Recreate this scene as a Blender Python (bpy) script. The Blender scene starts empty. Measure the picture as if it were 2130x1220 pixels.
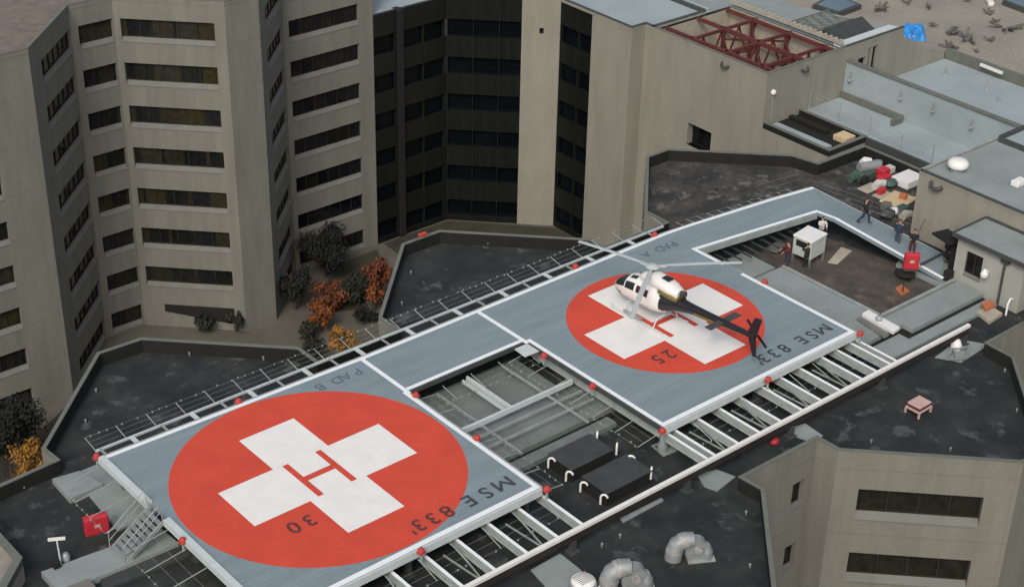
import bpy, bmesh, math, random
from mathutils import Vector, Matrix
R = math.radians
random.seed(7)
sc = bpy.context.scene
# ------------------------------------------------------------------ camera
FPX = 3446.997; YAW, PITCH, ROLL = 0.8597948, -0.5191426, 0.0234232
CAM = Vector((-37.21106, -57.77157, 49.56018))
cy, sy, cp, sp = math.cos(YAW), math.sin(YAW), math.cos(PITCH), math.sin(PITCH)
fwd = Vector((cy*cp, sy*cp, sp)); rgt0 = Vector((sy, -cy, 0)); up0 = rgt0.cross(fwd)
rgt = math.cos(ROLL)*rgt0 + math.sin(ROLL)*up0
upv = -math.sin(ROLL)*rgt0 + math.cos(ROLL)*up0
cam = bpy.data.cameras.new('camera'); co = bpy.data.objects.new('camera', cam)
sc.collection.objects.link(co)
mw = Matrix((rgt, upv, -fwd)).transposed().to_4x4(); mw.translation = CAM
co.matrix_world = mw
cam.sensor_width = 36; cam.lens = 36*FPX/2130; cam.clip_start = 1; cam.clip_end = 3000
sc.camera = co
# ------------------------------------------------------------------ sky, sun, exposure
SUN_EL, SUN_AZ = 44, 216          # azimuth of the sun, degrees counter-clockwise from +X
w = bpy.data.worlds.new("World"); sc.world = w; w.use_nodes = True
nt = w.node_tree; bg = nt.nodes['Background']
sky = nt.nodes.new('ShaderNodeTexSky'); sky.sky_type = 'NISHITA'; sky.sun_disc = False
sky.sun_elevation = R(SUN_EL); sky.sun_rotation = R(90-SUN_AZ)
sky.air_density = 1.0; sky.dust_density = 6.0; sky.ozone_density = 1.0
hs = nt.nodes.new('ShaderNodeHueSaturation'); hs.inputs['Saturation'].default_value = 0.72
nt.links.new(sky.outputs[0], hs.inputs['Color']); nt.links.new(hs.outputs[0], bg.inputs['Color'])
bg.inputs['Strength'].default_value = 0.13
sl = bpy.data.lights.new('sun', 'SUN'); sl.energy = 1.1; sl.angle = R(14); sl.color = (1, .965, .91)
so = bpy.data.objects.new('sun', sl); sc.collection.objects.link(so)
sd = Vector((math.cos(R(SUN_AZ))*math.cos(R(SUN_EL)), math.sin(R(SUN_AZ))*math.cos(R(SUN_EL)), math.sin(R(SUN_EL))))
so.rotation_euler = sd.to_track_quat('Z', 'Y').to_euler()
sc.view_settings.view_transform = 'Standard'; sc.view_settings.look = 'None'
sc.view_settings.gamma = 1; sc.view_settings.exposure = 0.0
sc.render.engine = 'CYCLES'

# ------------------------------------------------------------------ survey helper: pixel of the 2130x1220 photo on a level z -> point
def at(px, py, z=0.0):
    d = rgt*((px-1065)/FPX) - upv*((py-610)/FPX) + fwd
    t = (z-CAM.z)/d.z
    p = CAM + d*t
    return Vector((p.x, p.y, z))

# ------------------------------------------------------------------ materials
def mat(name, col, rough=.8, var=.12, scale=1.2, fine=0.0, fscale=18., bump=0.0, metal=0., streak=None, spec=.5, col2=None, thr=None, coords='Object', spots=None):
    m = bpy.data.materials.new(name); m.use_nodes = True
    n = m.node_tree; L = n.links; b = n.nodes['Principled BSDF']
    b.inputs['Roughness'].default_value = rough; b.inputs['Metallic'].default_value = metal
    b.inputs['Specular IOR Level'].default_value = spec
    geo = n.nodes.new('ShaderNodeNewGeometry')
    mp = n.nodes.new('ShaderNodeMapping'); L.new(geo.outputs['Position'], mp.inputs[0])
    if streak: mp.inputs['Scale'].default_value = streak
    nz = n.nodes.new('ShaderNodeTexNoise'); nz.inputs['Scale'].default_value = scale; nz.inputs['Detail'].default_value = 5; nz.inputs['Roughness'].default_value = .6
    L.new(mp.outputs[0], nz.inputs['Vector'])
    cr = n.nodes.new('ShaderNodeValToRGB')
    lo, hi = thr if thr else (.3, .7)
    cr.color_ramp.elements[0].position = lo; cr.color_ramp.elements[1].position = hi
    c2 = col2 if col2 else tuple(min(1, c*(1+var)) for c in col)
    c1 = col if col2 else tuple(c*(1-var) for c in col)
    cr.color_ramp.elements[0].color = (*c1, 1); cr.color_ramp.elements[1].color = (*c2, 1)
    L.new(nz.outputs['Fac'], cr.inputs[0]); out = cr.outputs[0]
    if fine:
        nf = n.nodes.new('ShaderNodeTexNoise'); nf.inputs['Scale'].default_value = fscale; nf.inputs['Detail'].default_value = 3
        L.new(geo.outputs['Position'], nf.inputs['Vector'])
        mr = n.nodes.new('ShaderNodeMapRange'); mr.inputs[1].default_value = .25; mr.inputs[2].default_value = .75
        mr.inputs[3].default_value = 1-fine; mr.inputs[4].default_value = 1+fine
        L.new(nf.outputs['Fac'], mr.inputs[0])
        vm = n.nodes.new('ShaderNodeVectorMath'); vm.operation = 'SCALE'
        L.new(out, vm.inputs[0]); L.new(mr.outputs[0], vm.inputs['Scale']); out = vm.outputs[0]
    if spots:
        ssc, sth, scol = spots
        ns = n.nodes.new('ShaderNodeTexNoise'); ns.inputs['Scale'].default_value = ssc; ns.inputs['Detail'].default_value = 4; ns.inputs['Roughness'].default_value = .7; L.new(geo.outputs['Position'], ns.inputs['Vector'])
        m2 = n.nodes.new('ShaderNodeMapRange'); m2.inputs[1].default_value = sth; m2.inputs[2].default_value = sth+.08; L.new(ns.outputs['Fac'], m2.inputs[0])
        mx = n.nodes.new('ShaderNodeMix'); mx.data_type = 'RGBA'; L.new(m2.outputs[0], mx.inputs[0]); L.new(out, mx.inputs[6]); mx.inputs[7].default_value = (*scol, 1); out = mx.outputs[2]
    L.new(out, b.inputs['Base Color'])
    if bump:
        bp = n.nodes.new('ShaderNodeBump'); bp.inputs['Strength'].default_value = bump; bp.inputs['Distance'].default_value = .05
        L.new(nz.outputs['Fac'], bp.inputs['Height']); L.new(bp.outputs[0], b.inputs['Normal'])
    m['out'] = 1
    return m
def mulgrid(m, period, width, dark, axis='xy', off=0.0):
    """thin joints drawn into a material at a world-space period (panel joints, deck plank seams)"""
    n = m.node_tree; L = n.links; b = n.nodes['Principled BSDF']
    src = b.inputs['Base Color'].links[0].from_socket
    geo = n.nodes.new('ShaderNodeNewGeometry'); sep = n.nodes.new('ShaderNodeSeparateXYZ'); L.new(geo.outputs['Position'], sep.inputs[0])
    outs = []
    for a, p in period.items():
        if a == 'd':
            s = n.nodes.new('ShaderNodeMath'); s.operation = 'ADD'; L.new(sep.outputs[0], s.inputs[0]); L.new(sep.outputs[1], s.inputs[1]); so_ = s.outputs[0]
        else: so_ = sep.outputs['XYZ'.index(a)]
        ad = n.nodes.new('ShaderNodeMath'); ad.operation = 'ADD'; ad.inputs[1].default_value = 1000*p + off; L.new(so_, ad.inputs[0])
        md = n.nodes.new('ShaderNodeMath'); md.operation = 'MODULO'; md.inputs[1].default_value = p; L.new(ad.outputs[0], md.inputs[0])
        lt = n.nodes.new('ShaderNodeMath'); lt.operation = 'LESS_THAN'; lt.inputs[1].default_value = width; L.new(md.outputs[0], lt.inputs[0]); outs.append(lt.outputs[0])
    o = outs[0]
    for q in outs[1:]:
        mx = n.nodes.new('ShaderNodeMath'); mx.operation = 'MAXIMUM'; L.new(o, mx.inputs[0]); L.new(q, mx.inputs[1]); o = mx.outputs[0]
    mr = n.nodes.new('ShaderNodeMapRange'); mr.inputs[3].default_value = 1; mr.inputs[4].default_value = dark; L.new(o, mr.inputs[0])
    vm = n.nodes.new('ShaderNodeVectorMath'); vm.operation = 'SCALE'; L.new(src, vm.inputs[0]); L.new(mr.outputs[0], vm.inputs['Scale'])
    L.new(vm.outputs[0], b.inputs['Base Color']); return m
def glass(name, cols, cell=1.2, rough=.08, spec=.35):
    """window glazing with curtains and rooms of different tones seen in each bay"""
    m = bpy.data.materials.new(name); m.use_nodes = True
    n = m.node_tree; L = n.links; b = n.nodes['Principled BSDF']
    b.inputs['Roughness'].default_value = rough; b.inputs['Specular IOR Level'].default_value = spec
    geo = n.nodes.new('ShaderNodeNewGeometry'); mp = n.nodes.new('ShaderNodeMapping'); mp.inputs['Scale'].default_value = (1/cell, 1/cell, 1/4.29)
    L.new(geo.outputs['Position'], mp.inputs[0])
    fl = n.nodes.new('ShaderNodeVectorMath'); fl.operation = 'FLOOR'; L.new(mp.outputs[0], fl.inputs[0])
    wn = n.nodes.new('ShaderNodeTexWhiteNoise'); L.new(fl.outputs[0], wn.inputs['Vector'])
    cr = n.nodes.new('ShaderNodeValToRGB'); cr.color_ramp.interpolation = 'CONSTANT'
    els = cr.color_ramp.elements
    while len(els) < len(cols): els.new(0.5)
    for i, c in enumerate(cols): els[i].position = i/len(cols); els[i].color = (*c, 1)
    L.new(wn.outputs['Value'], cr.inputs[0])
    nz = n.nodes.new('ShaderNodeTexNoise'); nz.inputs['Scale'].default_value = 2.2; L.new(geo.outputs['Position'], nz.inputs['Vector'])
    mr = n.nodes.new('ShaderNodeMapRange'); mr.inputs[1].default_value = .3; mr.inputs[2].default_value = .7; mr.inputs[3].default_value = .65; mr.inputs[4].default_value = 1.25
    L.new(nz.outputs['Fac'], mr.inputs[0])
    vm = n.nodes.new('ShaderNodeVectorMath'); vm.operation = 'SCALE'; L.new(cr.outputs[0], vm.inputs[0]); L.new(mr.outputs[0], vm.inputs['Scale'])
    L.new(vm.outputs[0], b.inputs['Base Color']); return m
M = {}
M['concrete'] = mulgrid(mulgrid(mat('precast_concrete', (.180, .178, .150), .85, .13, .55, .06, 3.0, streak=(1.6, 1.6, .22)), {'Z': 4.29}, .06, .80, off=2.2), {'X': 3.1}, .04, .88, off=.9)
M['concrete2'] = mulgrid(mulgrid(mat('warm_precast_concrete', (.252, .244, .202), .85, .11, .5, .05, 3.0, streak=(1.5, 1.5, .25)), {'Z': 4.29}, .05, .86, off=1.0), {'Y': 3.3}, .04, .9, off=.5)
M['sill'] = mat('sill_concrete', (.148, .15, .134), .8, .1, .8)
M['gravelL'] = mat('brown_gravel', (.16, .135, .115), .95, .22, 1.0, .25, 9)
M['tan'] = mat('tan_gravel', (.285, .265, .215), .95, .25, .14, .14, 2.5, col2=(.21, .20, .175), thr=(.35, .7))
M['darkroof'] = mat('dark_membrane_roof', (.010, .0125, .014), .85, 0, .45, .30, 1.6, col2=(.034, .037, .035), thr=(.40, .78), bump=.2, spots=(.6, .575, (.062,.068,.068)))
M['greyroof'] = mat('mottled_dark_roof', (.024, .025, .025), .85, 0, .5, .35, 2.2, col2=(.075, .071, .062), thr=(.42, .72), bump=.2, spots=(.8, .565, (.12,.12,.11)))
M['coping'] = mat('parapet_coping', (.13, .14, .12), .6, .15, 1)
M['membrane'] = mat('parapet_membrane', (.006, .007, .007), .8, .3, 1.5)
M['lightroof'] = mat('pale_membrane_roof', (.29, .35, .365), .7, .10, .25, .04, 3)
M['greymem'] = mat('grey_membrane_roof', (.23, .27, .265), .75, .13, .4, .05, 4)
M['brownroof'] = mat('brown_worn_roof', (.050, .045, .038), .85, 0, .6, .2, 3, col2=(.10, .085, .068), thr=(.4, .7), spots=(.8, .58, (.12,.095,.075)))
M['deck'] = mulgrid(mat('blue_grey_deck_paint', (.195, .252, .28), .65, .11, .5, .10, 7, streak=(.35, 2.6, 1)), {'Y': .31}, .03, .88)
M['red'] = mat('orange_red_deck_paint', (.56, .062, .032), .7, .09, .5, .06, 7, spots=(.35,.66,(.50,.085,.05)))
M['white'] = mat('white_deck_paint', (.74, .74, .72), .7, .05, .9, .04, 10, spots=(.5,.66,(.66,.64,.61)))
M['line'] = mat('white_line_paint', (.76, .80, .82), .6, .05, 3)
M['black'] = mat('black_lettering', (.045, .05, .055), .8, .3, 3)
M['blackred'] = mat('dark_lettering_on_red', (.10, .03, .03), .8, .3, 3)
M['faded'] = mat('faded_lettering', (.10, .14, .18), .8, .2, 3)
M['steelw'] = mat('white_painted_steel', (.50, .56, .56), .45, .06, 2)
M['steelg'] = mat('grey_galvanised_steel', (.30, .335, .325), .5, .15, 1.5, metal=.1)
M['steeld'] = mat('dark_steel', (.05, .055, .055), .6, .2, 2)
M['girder'] = mat('cream_painted_gutter', (.72, .72, .68), .6, .05, 2)
M['girderside'] = mat('rust_black_girder', (.022, .016, .015), .7, .3, 1)
M['redlens'] = mat('red_lens', (.42, .045, .035), .6, .2, 8)
M['redpaint'] = mat('red_cabinet_paint', (.45, .025, .04), .5, .08, 2)
M['pinkw'] = mat('pinkish_faded_paint', (.48, .33, .31), .7, .08, 2)
M['blackp'] = mat('black_panel', (.042, .046, .046), .6, .25, 1.5)
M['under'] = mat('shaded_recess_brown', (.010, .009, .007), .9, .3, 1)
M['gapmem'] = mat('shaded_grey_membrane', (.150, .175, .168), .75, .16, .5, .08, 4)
M['soot'] = mat('matt_black', (.008, .008, .008), .9, .2, 2)
M['whitep'] = mat('white_plastic', (.72, .72, .70), .5, .05, 3)
M['ductm'] = mat('weathered_duct_metal', (.27, .295, .30), .5, .15, 2.5, metal=.25)
M['ductr'] = mat('pink_grey_primer_band', (.30, .29, .285), .6, .25, 4)
M['paving'] = mat('courtyard_paving', (.10, .095, .075), .9, .15, .3, .1, 2)
M['soil'] = mat('courtyard_planting_bed', (.035, .035, .022), .95, .3, .5, .3, 4)
M['ground'] = mat('far_ground', (.10, .10, .085), .95, .25, .05, .1, 1)
M['glassL'] = glass('curtained_window_glass', [(.010, .011, .011), (.024, .022, .014), (.012, .013, .015), (.030, .028, .020), (.014, .015, .014), (.018, .016, .010), (.030, .027, .013)], 1.55)
M['glassD'] = glass('dark_window_glass', [(.006, .007, .008), (.012, .012, .012), (.008, .009, .012)], 1.3)
M['spandrel'] = mat('bronze_spandrel_glass', (.008, .009, .008), .3, .35, .8, streak=(2, 2, .15), spec=.3, col2=(.014, .0155, .013), thr=(.35, .8))
M['glassP'] = glass('brown_window_glass', [(.017, .016, .011), (.020, .018, .012), (.015, .014, .011), (.018, .016, .011)], 1.7)
M['bandglass'] = mat('black_band_glass', (.003, .004, .006), .25, .4, .5, spec=.15)
M['mullion'] = mat('black_mullion', (.006,.007,.006), .6, .2, 1)
M['web'] = mat('pale_grey_steel_web', (.33, .36, .35), .55, .12, 2)
M['frame'] = mat('bronze_window_frame', (.02, .018, .015), .5, .2, 2)
M['truss'] = mat('red_oxide_steel', (.105, .026, .022), .7, .25, 1.5)
M['tarp'] = mat('blue_tarpaulin', (.03, .24, .62), .5, .15, 2, bump=.6)
M['ply'] = mat('plywood', (.55, .43, .26), .8, .10, 1.5)
M['ply2'] = mat('weathered_plywood', (.36, .33, .27), .85, .12, 1.5)
M['orange'] = mat('orange_paint', (.42, .13, .06), .7, .15, 4)
M['green'] = mat('dark_green_machine_paint', (.05, .09, .075), .6, .2, 3)
M['scrap'] = mat('scrap_rubble', (.11, .10, .085), .9, .3, 1)
M['rubble'] = mat('grey_clutter', (.11, .11, .105), .8, .4, 2)
M['skyglass'] = mat('skylight_glass', (.10, .15, .17), .15, .2, .3)
M['bark'] = mat('bark', (.05, .04, .03), .95, .3, 4)
M['leafo'] = mat('orange_autumn_leaves', (.17, .050, .010), .8, .35, .9, .3, 6)
M['leafy'] = mat('yellow_autumn_leaves', (.25, .12, .016), .8, .3, .9, .3, 6)
M['leafr'] = mat('rust_red_autumn_leaves', (.125, .034, .010), .8, .4, .9, .3, 6)
M['leafg'] = mat('dark_green_leaves', (.016, .020, .010), .85, .35, .9, .3, 6)
M['leafd'] = mat('evergreen_leaves', (.006, .008, .006), .85, .35, .9, .3, 6)
M['heliw'] = mat('white_aircraft_paint', (.74, .735, .71), .3, .02, 1)
M['helik'] = mat('black_aircraft_paint', (.014, .015, .017), .3, .1, 1)
M['helig'] = mat('gold_stripe_paint', (.15, .12, .03), .4, .1, 2)
M['helired'] = mat('dark_red_tinted_window', (.06, .018, .02), .15, .1, 2)
M['heliglass'] = mat('cockpit_glass', (.02, .024, .028), .06, .1, 1)
M['blade'] = mat('pale_grey_rotor_blade', (.42, .46, .46), .45, .04, 1)
M['chrome'] = mat('brushed_metal', (.5, .5, .48), .35, .1, 3, metal=.6)
M['skin'] = mat('skin', (.42, .24, .17), .6, .03, 4)
M['hair'] = mat('dark_hair', (.03, .02, .015), .8, .2, 8)
M['clothk'] = mat('black_cloth', (.014, .014, .018), .9, .2, 5)
M['clothn'] = mat('navy_cloth', (.02, .035, .06), .9, .2, 5)
M['clothj'] = mat('blue_denim', (.04, .065, .10), .9, .2, 5)
M['clothr'] = mat('maroon_cloth', (.09, .02, .022), .9, .2, 5)
M['clothw'] = mat('pale_grey_cloth', (.5, .5, .48), .9, .1, 5)

# ------------------------------------------------------------------ mesh builder
ORG = {}
def link(o): sc.collection.objects.link(o); return o
def tag(o, label=None, cat=None, group=None, kind=None):
    if label: o['label'] = label
    if cat: o['category'] = cat
    if group: o['group'] = group
    if kind: o['kind'] = kind
    return o
def thing(name, label, cat, loc=(0, 0, 0), group=None, rz=0.0):
    o = bpy.data.objects.new(name, None); link(o); o.location = loc; o.rotation_euler = (0, 0, rz); o.empty_display_size = .3
    ORG[o.name] = Vector(loc); return tag(o, label, cat, group)
class MB:
    def __init__(s): s.v = []; s.f = []
    def add(s, vs, fs):
        n = len(s.v); s.v += [Vector(v) for v in vs]; s.f += [tuple(i+n for i in f) for f in fs]; return s
    def box(s, x0, x1, y0, y1, z0, z1):
        return s.add([(x0,y0,z0),(x1,y0,z0),(x1,y1,z0),(x0,y1,z0),(x0,y0,z1),(x1,y0,z1),(x1,y1,z1),(x0,y1,z1)],
                     [(0,3,2,1),(4,5,6,7),(0,1,5,4),(1,2,6,5),(2,3,7,6),(3,0,4,7)])
    def obox(s, a, b, wd, h):
        """box from a to b; wd wide, h high, a/b on its top centreline"""
        a = Vector(a); b = Vector(b); d = (b-a).normalized()
        side = Vector((0,0,1)).cross(d)
        side = side.normalized() if side.length > 1e-4 else Vector((1,0,0))
        u = d.cross(side).normalized()*h; side *= wd/2
        P = [a-side-u, a+side-u, a+side, a-side, b-side-u, b+side-u, b+side, b-side]
        return s.add(P, [(0,1,2,3),(7,6,5,4),(0,4,5,1),(1,5,6,2),(2,6,7,3),(3,7,4,0)])
    def tube(s, pts, r, n=8, caps=True):
        pts = [Vector(p) for p in pts]; rs = r if isinstance(r, (list, tuple)) else [r]*len(pts)
        rings = []; prev = None
        for i, p in enumerate(pts):
            d = (pts[min(i+1, len(pts)-1)] - pts[max(i-1, 0)]).normalized()
            ref = prev if prev is not None else (Vector((0,0,1)) if abs(d.z) < .9 else Vector((1,0,0)))
            a = d.cross(ref); a = a.normalized() if a.length > 1e-5 else Vector((1,0,0)); b = a.cross(d).normalized(); prev = b
            rings.append([p + (a*math.cos(2*math.pi*k/n) + b*math.sin(2*math.pi*k/n))*rs[i] for k in range(n)])
        vs = [v for rg in rings for v in rg]; fs = []
        for i in range(len(pts)-1):
            for k in range(n): fs.append((i*n+k, i*n+(k+1) % n, (i+1)*n+(k+1) % n, (i+1)*n+k))
        if caps: fs += [tuple(reversed(range(n))), tuple((len(pts)-1)*n+k for k in range(n))]
        return s.add(vs, fs)
    def lathe(s, c, prof, n=20):
        """profile [(r,z)...] round a vertical axis through c"""
        vs = []; fs = []
        for r, z in prof:
            for k in range(n): vs.append((c[0]+r*math.cos(2*math.pi*k/n), c[1]+r*math.sin(2*math.pi*k/n), c[2]+z))
        for i in range(len(prof)-1):
            for k in range(n): fs.append((i*n+k, i*n+(k+1) % n, (i+1)*n+(k+1) % n, (i+1)*n+k))
        fs += [tuple(reversed(range(n))), tuple((len(prof)-1)*n+k for k in range(n))]
        return s.add(vs, fs)
    def prism(s, poly, z0, z1):
        n = len(poly); A = sum(poly[i][0]*poly[(i+1)%n][1]-poly[(i+1)%n][0]*poly[i][1] for i in range(n))
        P = list(poly) if A > 0 else list(reversed(poly))
        vs = [(p[0], p[1], z0) for p in P] + [(p[0], p[1], z1) for p in P]
        return s.add(vs, [tuple(reversed(range(n))), tuple(range(n, 2*n))] + [(i, (i+1)%n, n+(i+1)%n, n+i) for i in range(n)])
    def loft(s, rings, caps=True):
        n = len(rings[0]); fs = []
        for i in range(len(rings)-1):
            for k in range(n): fs.append((i*n+k, i*n+(k+1) % n, (i+1)*n+(k+1) % n, (i+1)*n+k))
        if caps: fs += [tuple(reversed(range(n))), tuple((len(rings)-1)*n+k for k in range(n))]
        return s.add([v for r in rings for v in r], fs)
    def ico(s, c, r, sub=1, jit=0.0, sq=(1,1,1)):
        bm = bmesh.new(); bmesh.ops.create_icosphere(bm, subdivisions=sub, radius=1)
        vs = [Vector(c)+Vector((v.co.x*r*sq[0], v.co.y*r*sq[1], v.co.z*r*sq[2]))*(1+random.uniform(-jit, jit)) for v in bm.verts]
        fs = [tuple(v.index for v in f.verts) for f in bm.faces]; bm.free(); return s.add(vs, fs)
    def build(s, name, m, parent=None, smooth=False, local=False, bevel=0.0):
        me = bpy.data.meshes.new(name); o = bpy.data.objects.new(name, me); link(o)
        off = Vector((0,0,0))
        if parent is not None:
            o.parent = parent
            if not local: off = ORG[parent.name]
        elif not local:
            # origin at the mesh base
            xs = [v.x for v in s.v]; ys = [v.y for v in s.v]; zs = [v.z for v in s.v]
            off = Vector(((min(xs)+max(xs))/2, (min(ys)+max(ys))/2, min(zs))); o.location = off
        me.from_pydata([tuple(v-off) for v in s.v], [], s.f); me.update()
        if isinstance(m, (list, tuple)):
            for q in m: me.materials.append(q)
        else: me.materials.append(m)
        bm = bmesh.new(); bm.from_mesh(me); bmesh.ops.recalc_face_normals(bm, faces=bm.faces)
        if bevel: bmesh.ops.bevel(bm, geom=[e for e in bm.edges if len(e.link_faces) == 2 and e.calc_face_angle(0) > .6], offset=bevel, segments=1, affect='EDGES')
        if smooth:
            for f in bm.faces: f.smooth = True
            for e in bm.edges:
                if len(e.link_faces) == 2 and e.calc_face_angle(0) > .9: e.smooth = False
        bm.to_mesh(me); bm.free()
        ORG[o.name] = off
        return o
def strip(mb, pts, wd, z, side=0):
    """flat mitred painted line along pts; side +1/-1 lays it to the left/right of the path, 0 centred"""
    P = [Vector((p[0], p[1])) for p in pts]; n = len(P); L = []; Rr = []
    for i, p in enumerate(P):
        d0 = (P[i]-P[i-1]).normalized() if i else (P[1]-P[0]).normalized()
        d1 = (P[i+1]-P[i]).normalized() if i < n-1 else d0
        nn = Vector((-d0.y, d0.x))+Vector((-d1.y, d1.x)); nn.normalize()
        k = 1/max(.4, nn.dot(Vector((-d1.y, d1.x))))
        a = {0:.5, 1:1, -1:0}[side]*wd; b = {0:.5, 1:0, -1:1}[side]*wd
        L.append(p+nn*a*k); Rr.append(p-nn*b*k)
    zz = z if isinstance(z, (list, tuple)) else [z]*n
    return mb.add([(p.x, p.y, zz[i]) for i, p in enumerate(L)]+[(p.x, p.y, zz[i]) for i, p in enumerate(Rr)],
                  [(n+i, n+i+1, i+1, i) for i in range(n-1)])
def letter_m(hh, name, m, parent, loc, rz):
    w_, t = hh*.42, hh*.13; h2 = hh*.5*.72; pts = [(-w_,-h2),(-w_+t,-h2),(-w_+t,h2*.35),(0,-h2*.75),(w_-t,h2*.35),(w_-t,-h2),(w_,-h2),(w_,h2),(w_-t*1.1,h2),(0,-h2*.15),(-w_+t*1.1,h2),(-w_,h2)]
    o = MB().add([(x, y, 0) for x, y in pts], [tuple(range(12))]).build(name, m, parent, local=True)
    o.location = Vector(loc)-ORG[parent.name]; o.rotation_euler = (0, 0, rz); return o
def text_mesh(s, size, name, m, parent, loc, rz, ext=0.0, normal=None):
    cu = bpy.data.curves.new('t', 'FONT'); cu.body = s; cu.size = size; cu.align_x = 'CENTER'; cu.align_y = 'CENTER'; cu.extrude = ext
    cu.space_character = 1.12; cu.offset = .004*size if s == 'M' else .016*size
    to = bpy.data.objects.new('t', cu); link(to); bpy.context.view_layer.update()
    me = bpy.data.meshes.new_from_object(to.evaluated_get(bpy.context.evaluated_depsgraph_get()))
    bpy.data.objects.remove(to); bpy.data.curves.remove(cu)
    me.materials.clear(); me.materials.append(m); me.name = name
    o = bpy.data.objects.new(name, me); link(o); o.parent = parent
    o.location = Vector(loc)-ORG[parent.name]; o.rotation_euler = rz if isinstance(rz, tuple) else (0, 0, rz); return o

# ------------------------------------------------------------------ facade with real openings
def facade(root, wall, P, Q, z0, z1, wins, glassm, recess=.38, sill=.42, nm=5, frame_m=None, sills=True, addwin=True):
    """wall from plan point P to Q (outside on the right), openings (s0,s1,zbottom,ztop)"""
    P = Vector((P[0], P[1])); Q = Vector((Q[0], Q[1])); d = (Q-P).normalized(); L = (Q-P).length; n = Vector((d.y, -d.x))
    def pt(s, z, dep=0.0): q = P+d*s-n*dep; return (q.x, q.y, z)
    op = [(a, b, c-(sill if sills else 0), e) for a, b, c, e in wins]
    zs = sorted(set([z0, z1]+[v for o_ in op for v in o_[2:]])); zs = [z for z in zs if z0 <= z <= z1]
    for i in range(len(zs)-1):
        za, zb = zs[i], zs[i+1]; mid = (za+zb)/2
        cuts = sorted([(o_[0], o_[1]) for o_ in op if o_[2] < mid < o_[3]]); s = 0
        for a, b in cuts:
            if a > s: wall.add([pt(s,za),pt(a,za),pt(a,zb),pt(s,zb)], [(0,1,2,3)])
            s = b
        if s < L: wall.add([pt(s,za),pt(L,za),pt(L,zb),pt(s,zb)], [(0,1,2,3)])
    for (a, b, c, e), (_, _, c0, _) in zip(wins, op):
        wall.add([pt(a,c0),pt(a,e),pt(a,e,recess),pt(a,c0,recess)], [(0,1,2,3)])
        wall.add([pt(b,c0),pt(b,c0,recess),pt(b,e,recess),pt(b,e)], [(0,1,2,3)])
        wall.add([pt(a,e),pt(b,e),pt(b,e,recess),pt(a,e,recess)], [(0,1,2,3)])
        if not addwin: 
            wall.add([pt(a,c0,recess),pt(b,c0,recess),pt(b,e,recess),pt(a,e,recess)], [(0,1,2,3)]); continue
        g = MB().add([pt(a,c,recess-.02),pt(b,c,recess-.02),pt(b,e,recess-.02),pt(a,e,recess-.02)], [(0,1,2,3)])
        g.add([pt(a,c0,recess),pt(b,c0,recess),pt(b,e,recess),pt(a,e,recess)], [(3,2,1,0)])
        wo = g.build('window', glassm, root)
        if sills:
            k = MB().add([pt(a+.003,c,recess-.03),pt(b-.003,c,recess-.03),pt(b-.003,c0,-.03),pt(a+.003,c0,-.03),pt(a+.003,c0-.1,-.03),pt(b-.003,c0-.1,-.03),pt(b-.003,c0-.1,recess-.03),pt(a+.003,c0-.1,recess-.03)],
                         [(0,3,2,1),(3,4,5,2),(4,7,6,5),(7,0,1,6),(0,7,4,3),(1,2,5,6)])
            so_ = k.build('sill', M['sill'], wo)
        num = max(1, nm if nm > 0 else 1); gs = []
        for i in range(num+1):
            s = min(max(a+(b-a)*i/num, a+.05), b-.05); gs += [s-.045, s+.045]
        gz = [c, c+.07, e-.07, e]; fr = MB(); nS = len(gs); V = []; F = []
        for dep in (recess-.1, recess-.025):
            for zz in gz:
                for s in gs: V.append(pt(s, zz, dep))
        solid = lambda i, j: 0 <= i < nS-1 and 0 <= j < 3 and (i % 2 == 0 or j != 1)
        for j in range(3):
            for i in range(nS-1):
                if not solid(i, j): continue
                q = [j*nS+i, j*nS+i+1, (j+1)*nS+i+1, (j+1)*nS+i]; F.append(tuple(q))
                for (u, v2), (di, dj) in (((q[0],q[1]),(0,-1)), ((q[1],q[2]),(1,0)), ((q[2],q[3]),(0,1)), ((q[3],q[0]),(-1,0))):
                    if not solid(i+di, j+dj): F.append((u, u+4*nS, v2+4*nS, v2))
        fr.add(V, F)
        fr.build('frame', frame_m or M['frame'], wo)
def parapet(root, path, ztop, h, wdt=.3, out=.0, inner=None, coping=None, name='parapet'):
    """kerb wall along a roof edge (path walks with the roof on its LEFT)"""
    wl = MB(); cp_ = MB()
    for lst, a0, a1, za, zb in ((wl, out, out-wdt, ztop-h, ztop-.06), (cp_, out+.03, out-wdt-.03, ztop-.057, ztop)):
        P = [Vector(p[:2]) for p in path]; n = len(P); A = []; B = []
        for i in range(n):
            d0 = (P[i]-P[i-1]).normalized() if i else (P[1]-P[0]).normalized()
            d1 = (P[i+1]-P[i]).normalized() if i < n-1 else d0
            nn = Vector((d0.y, -d0.x))+Vector((d1.y, -d1.x)); nn.normalize(); k = 1/max(.5, nn.dot(Vector((d1.y, -d1.x))))
            A.append(P[i]+nn*a0*k); B.append(P[i]+nn*a1*k)
        vs = []
        for i in range(n): vs += [(A[i].x, A[i].y, za), (A[i].x, A[i].y, zb), (B[i].x, B[i].y, zb), (B[i].x, B[i].y, za)]
        fs = []
        for i in range(n-1):
            for k in range(4): fs.append((i*4+k, i*4+(k+1)%4, (i+1)*4+(k+1)%4, (i+1)*4+k))
        fs += [(0,1,2,3), (n*4-4, n*4-1, n*4-2, n*4-3)]
        lst.add(vs, fs)
    o = wl.build(name, inner or M['membrane'], root); cp_.build('coping', coping or M['coping'], o); return o

ZR = -1.9      # podium roof level
ZG = -36.9     # courtyard level
ST = 4.29      # storey height
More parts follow.
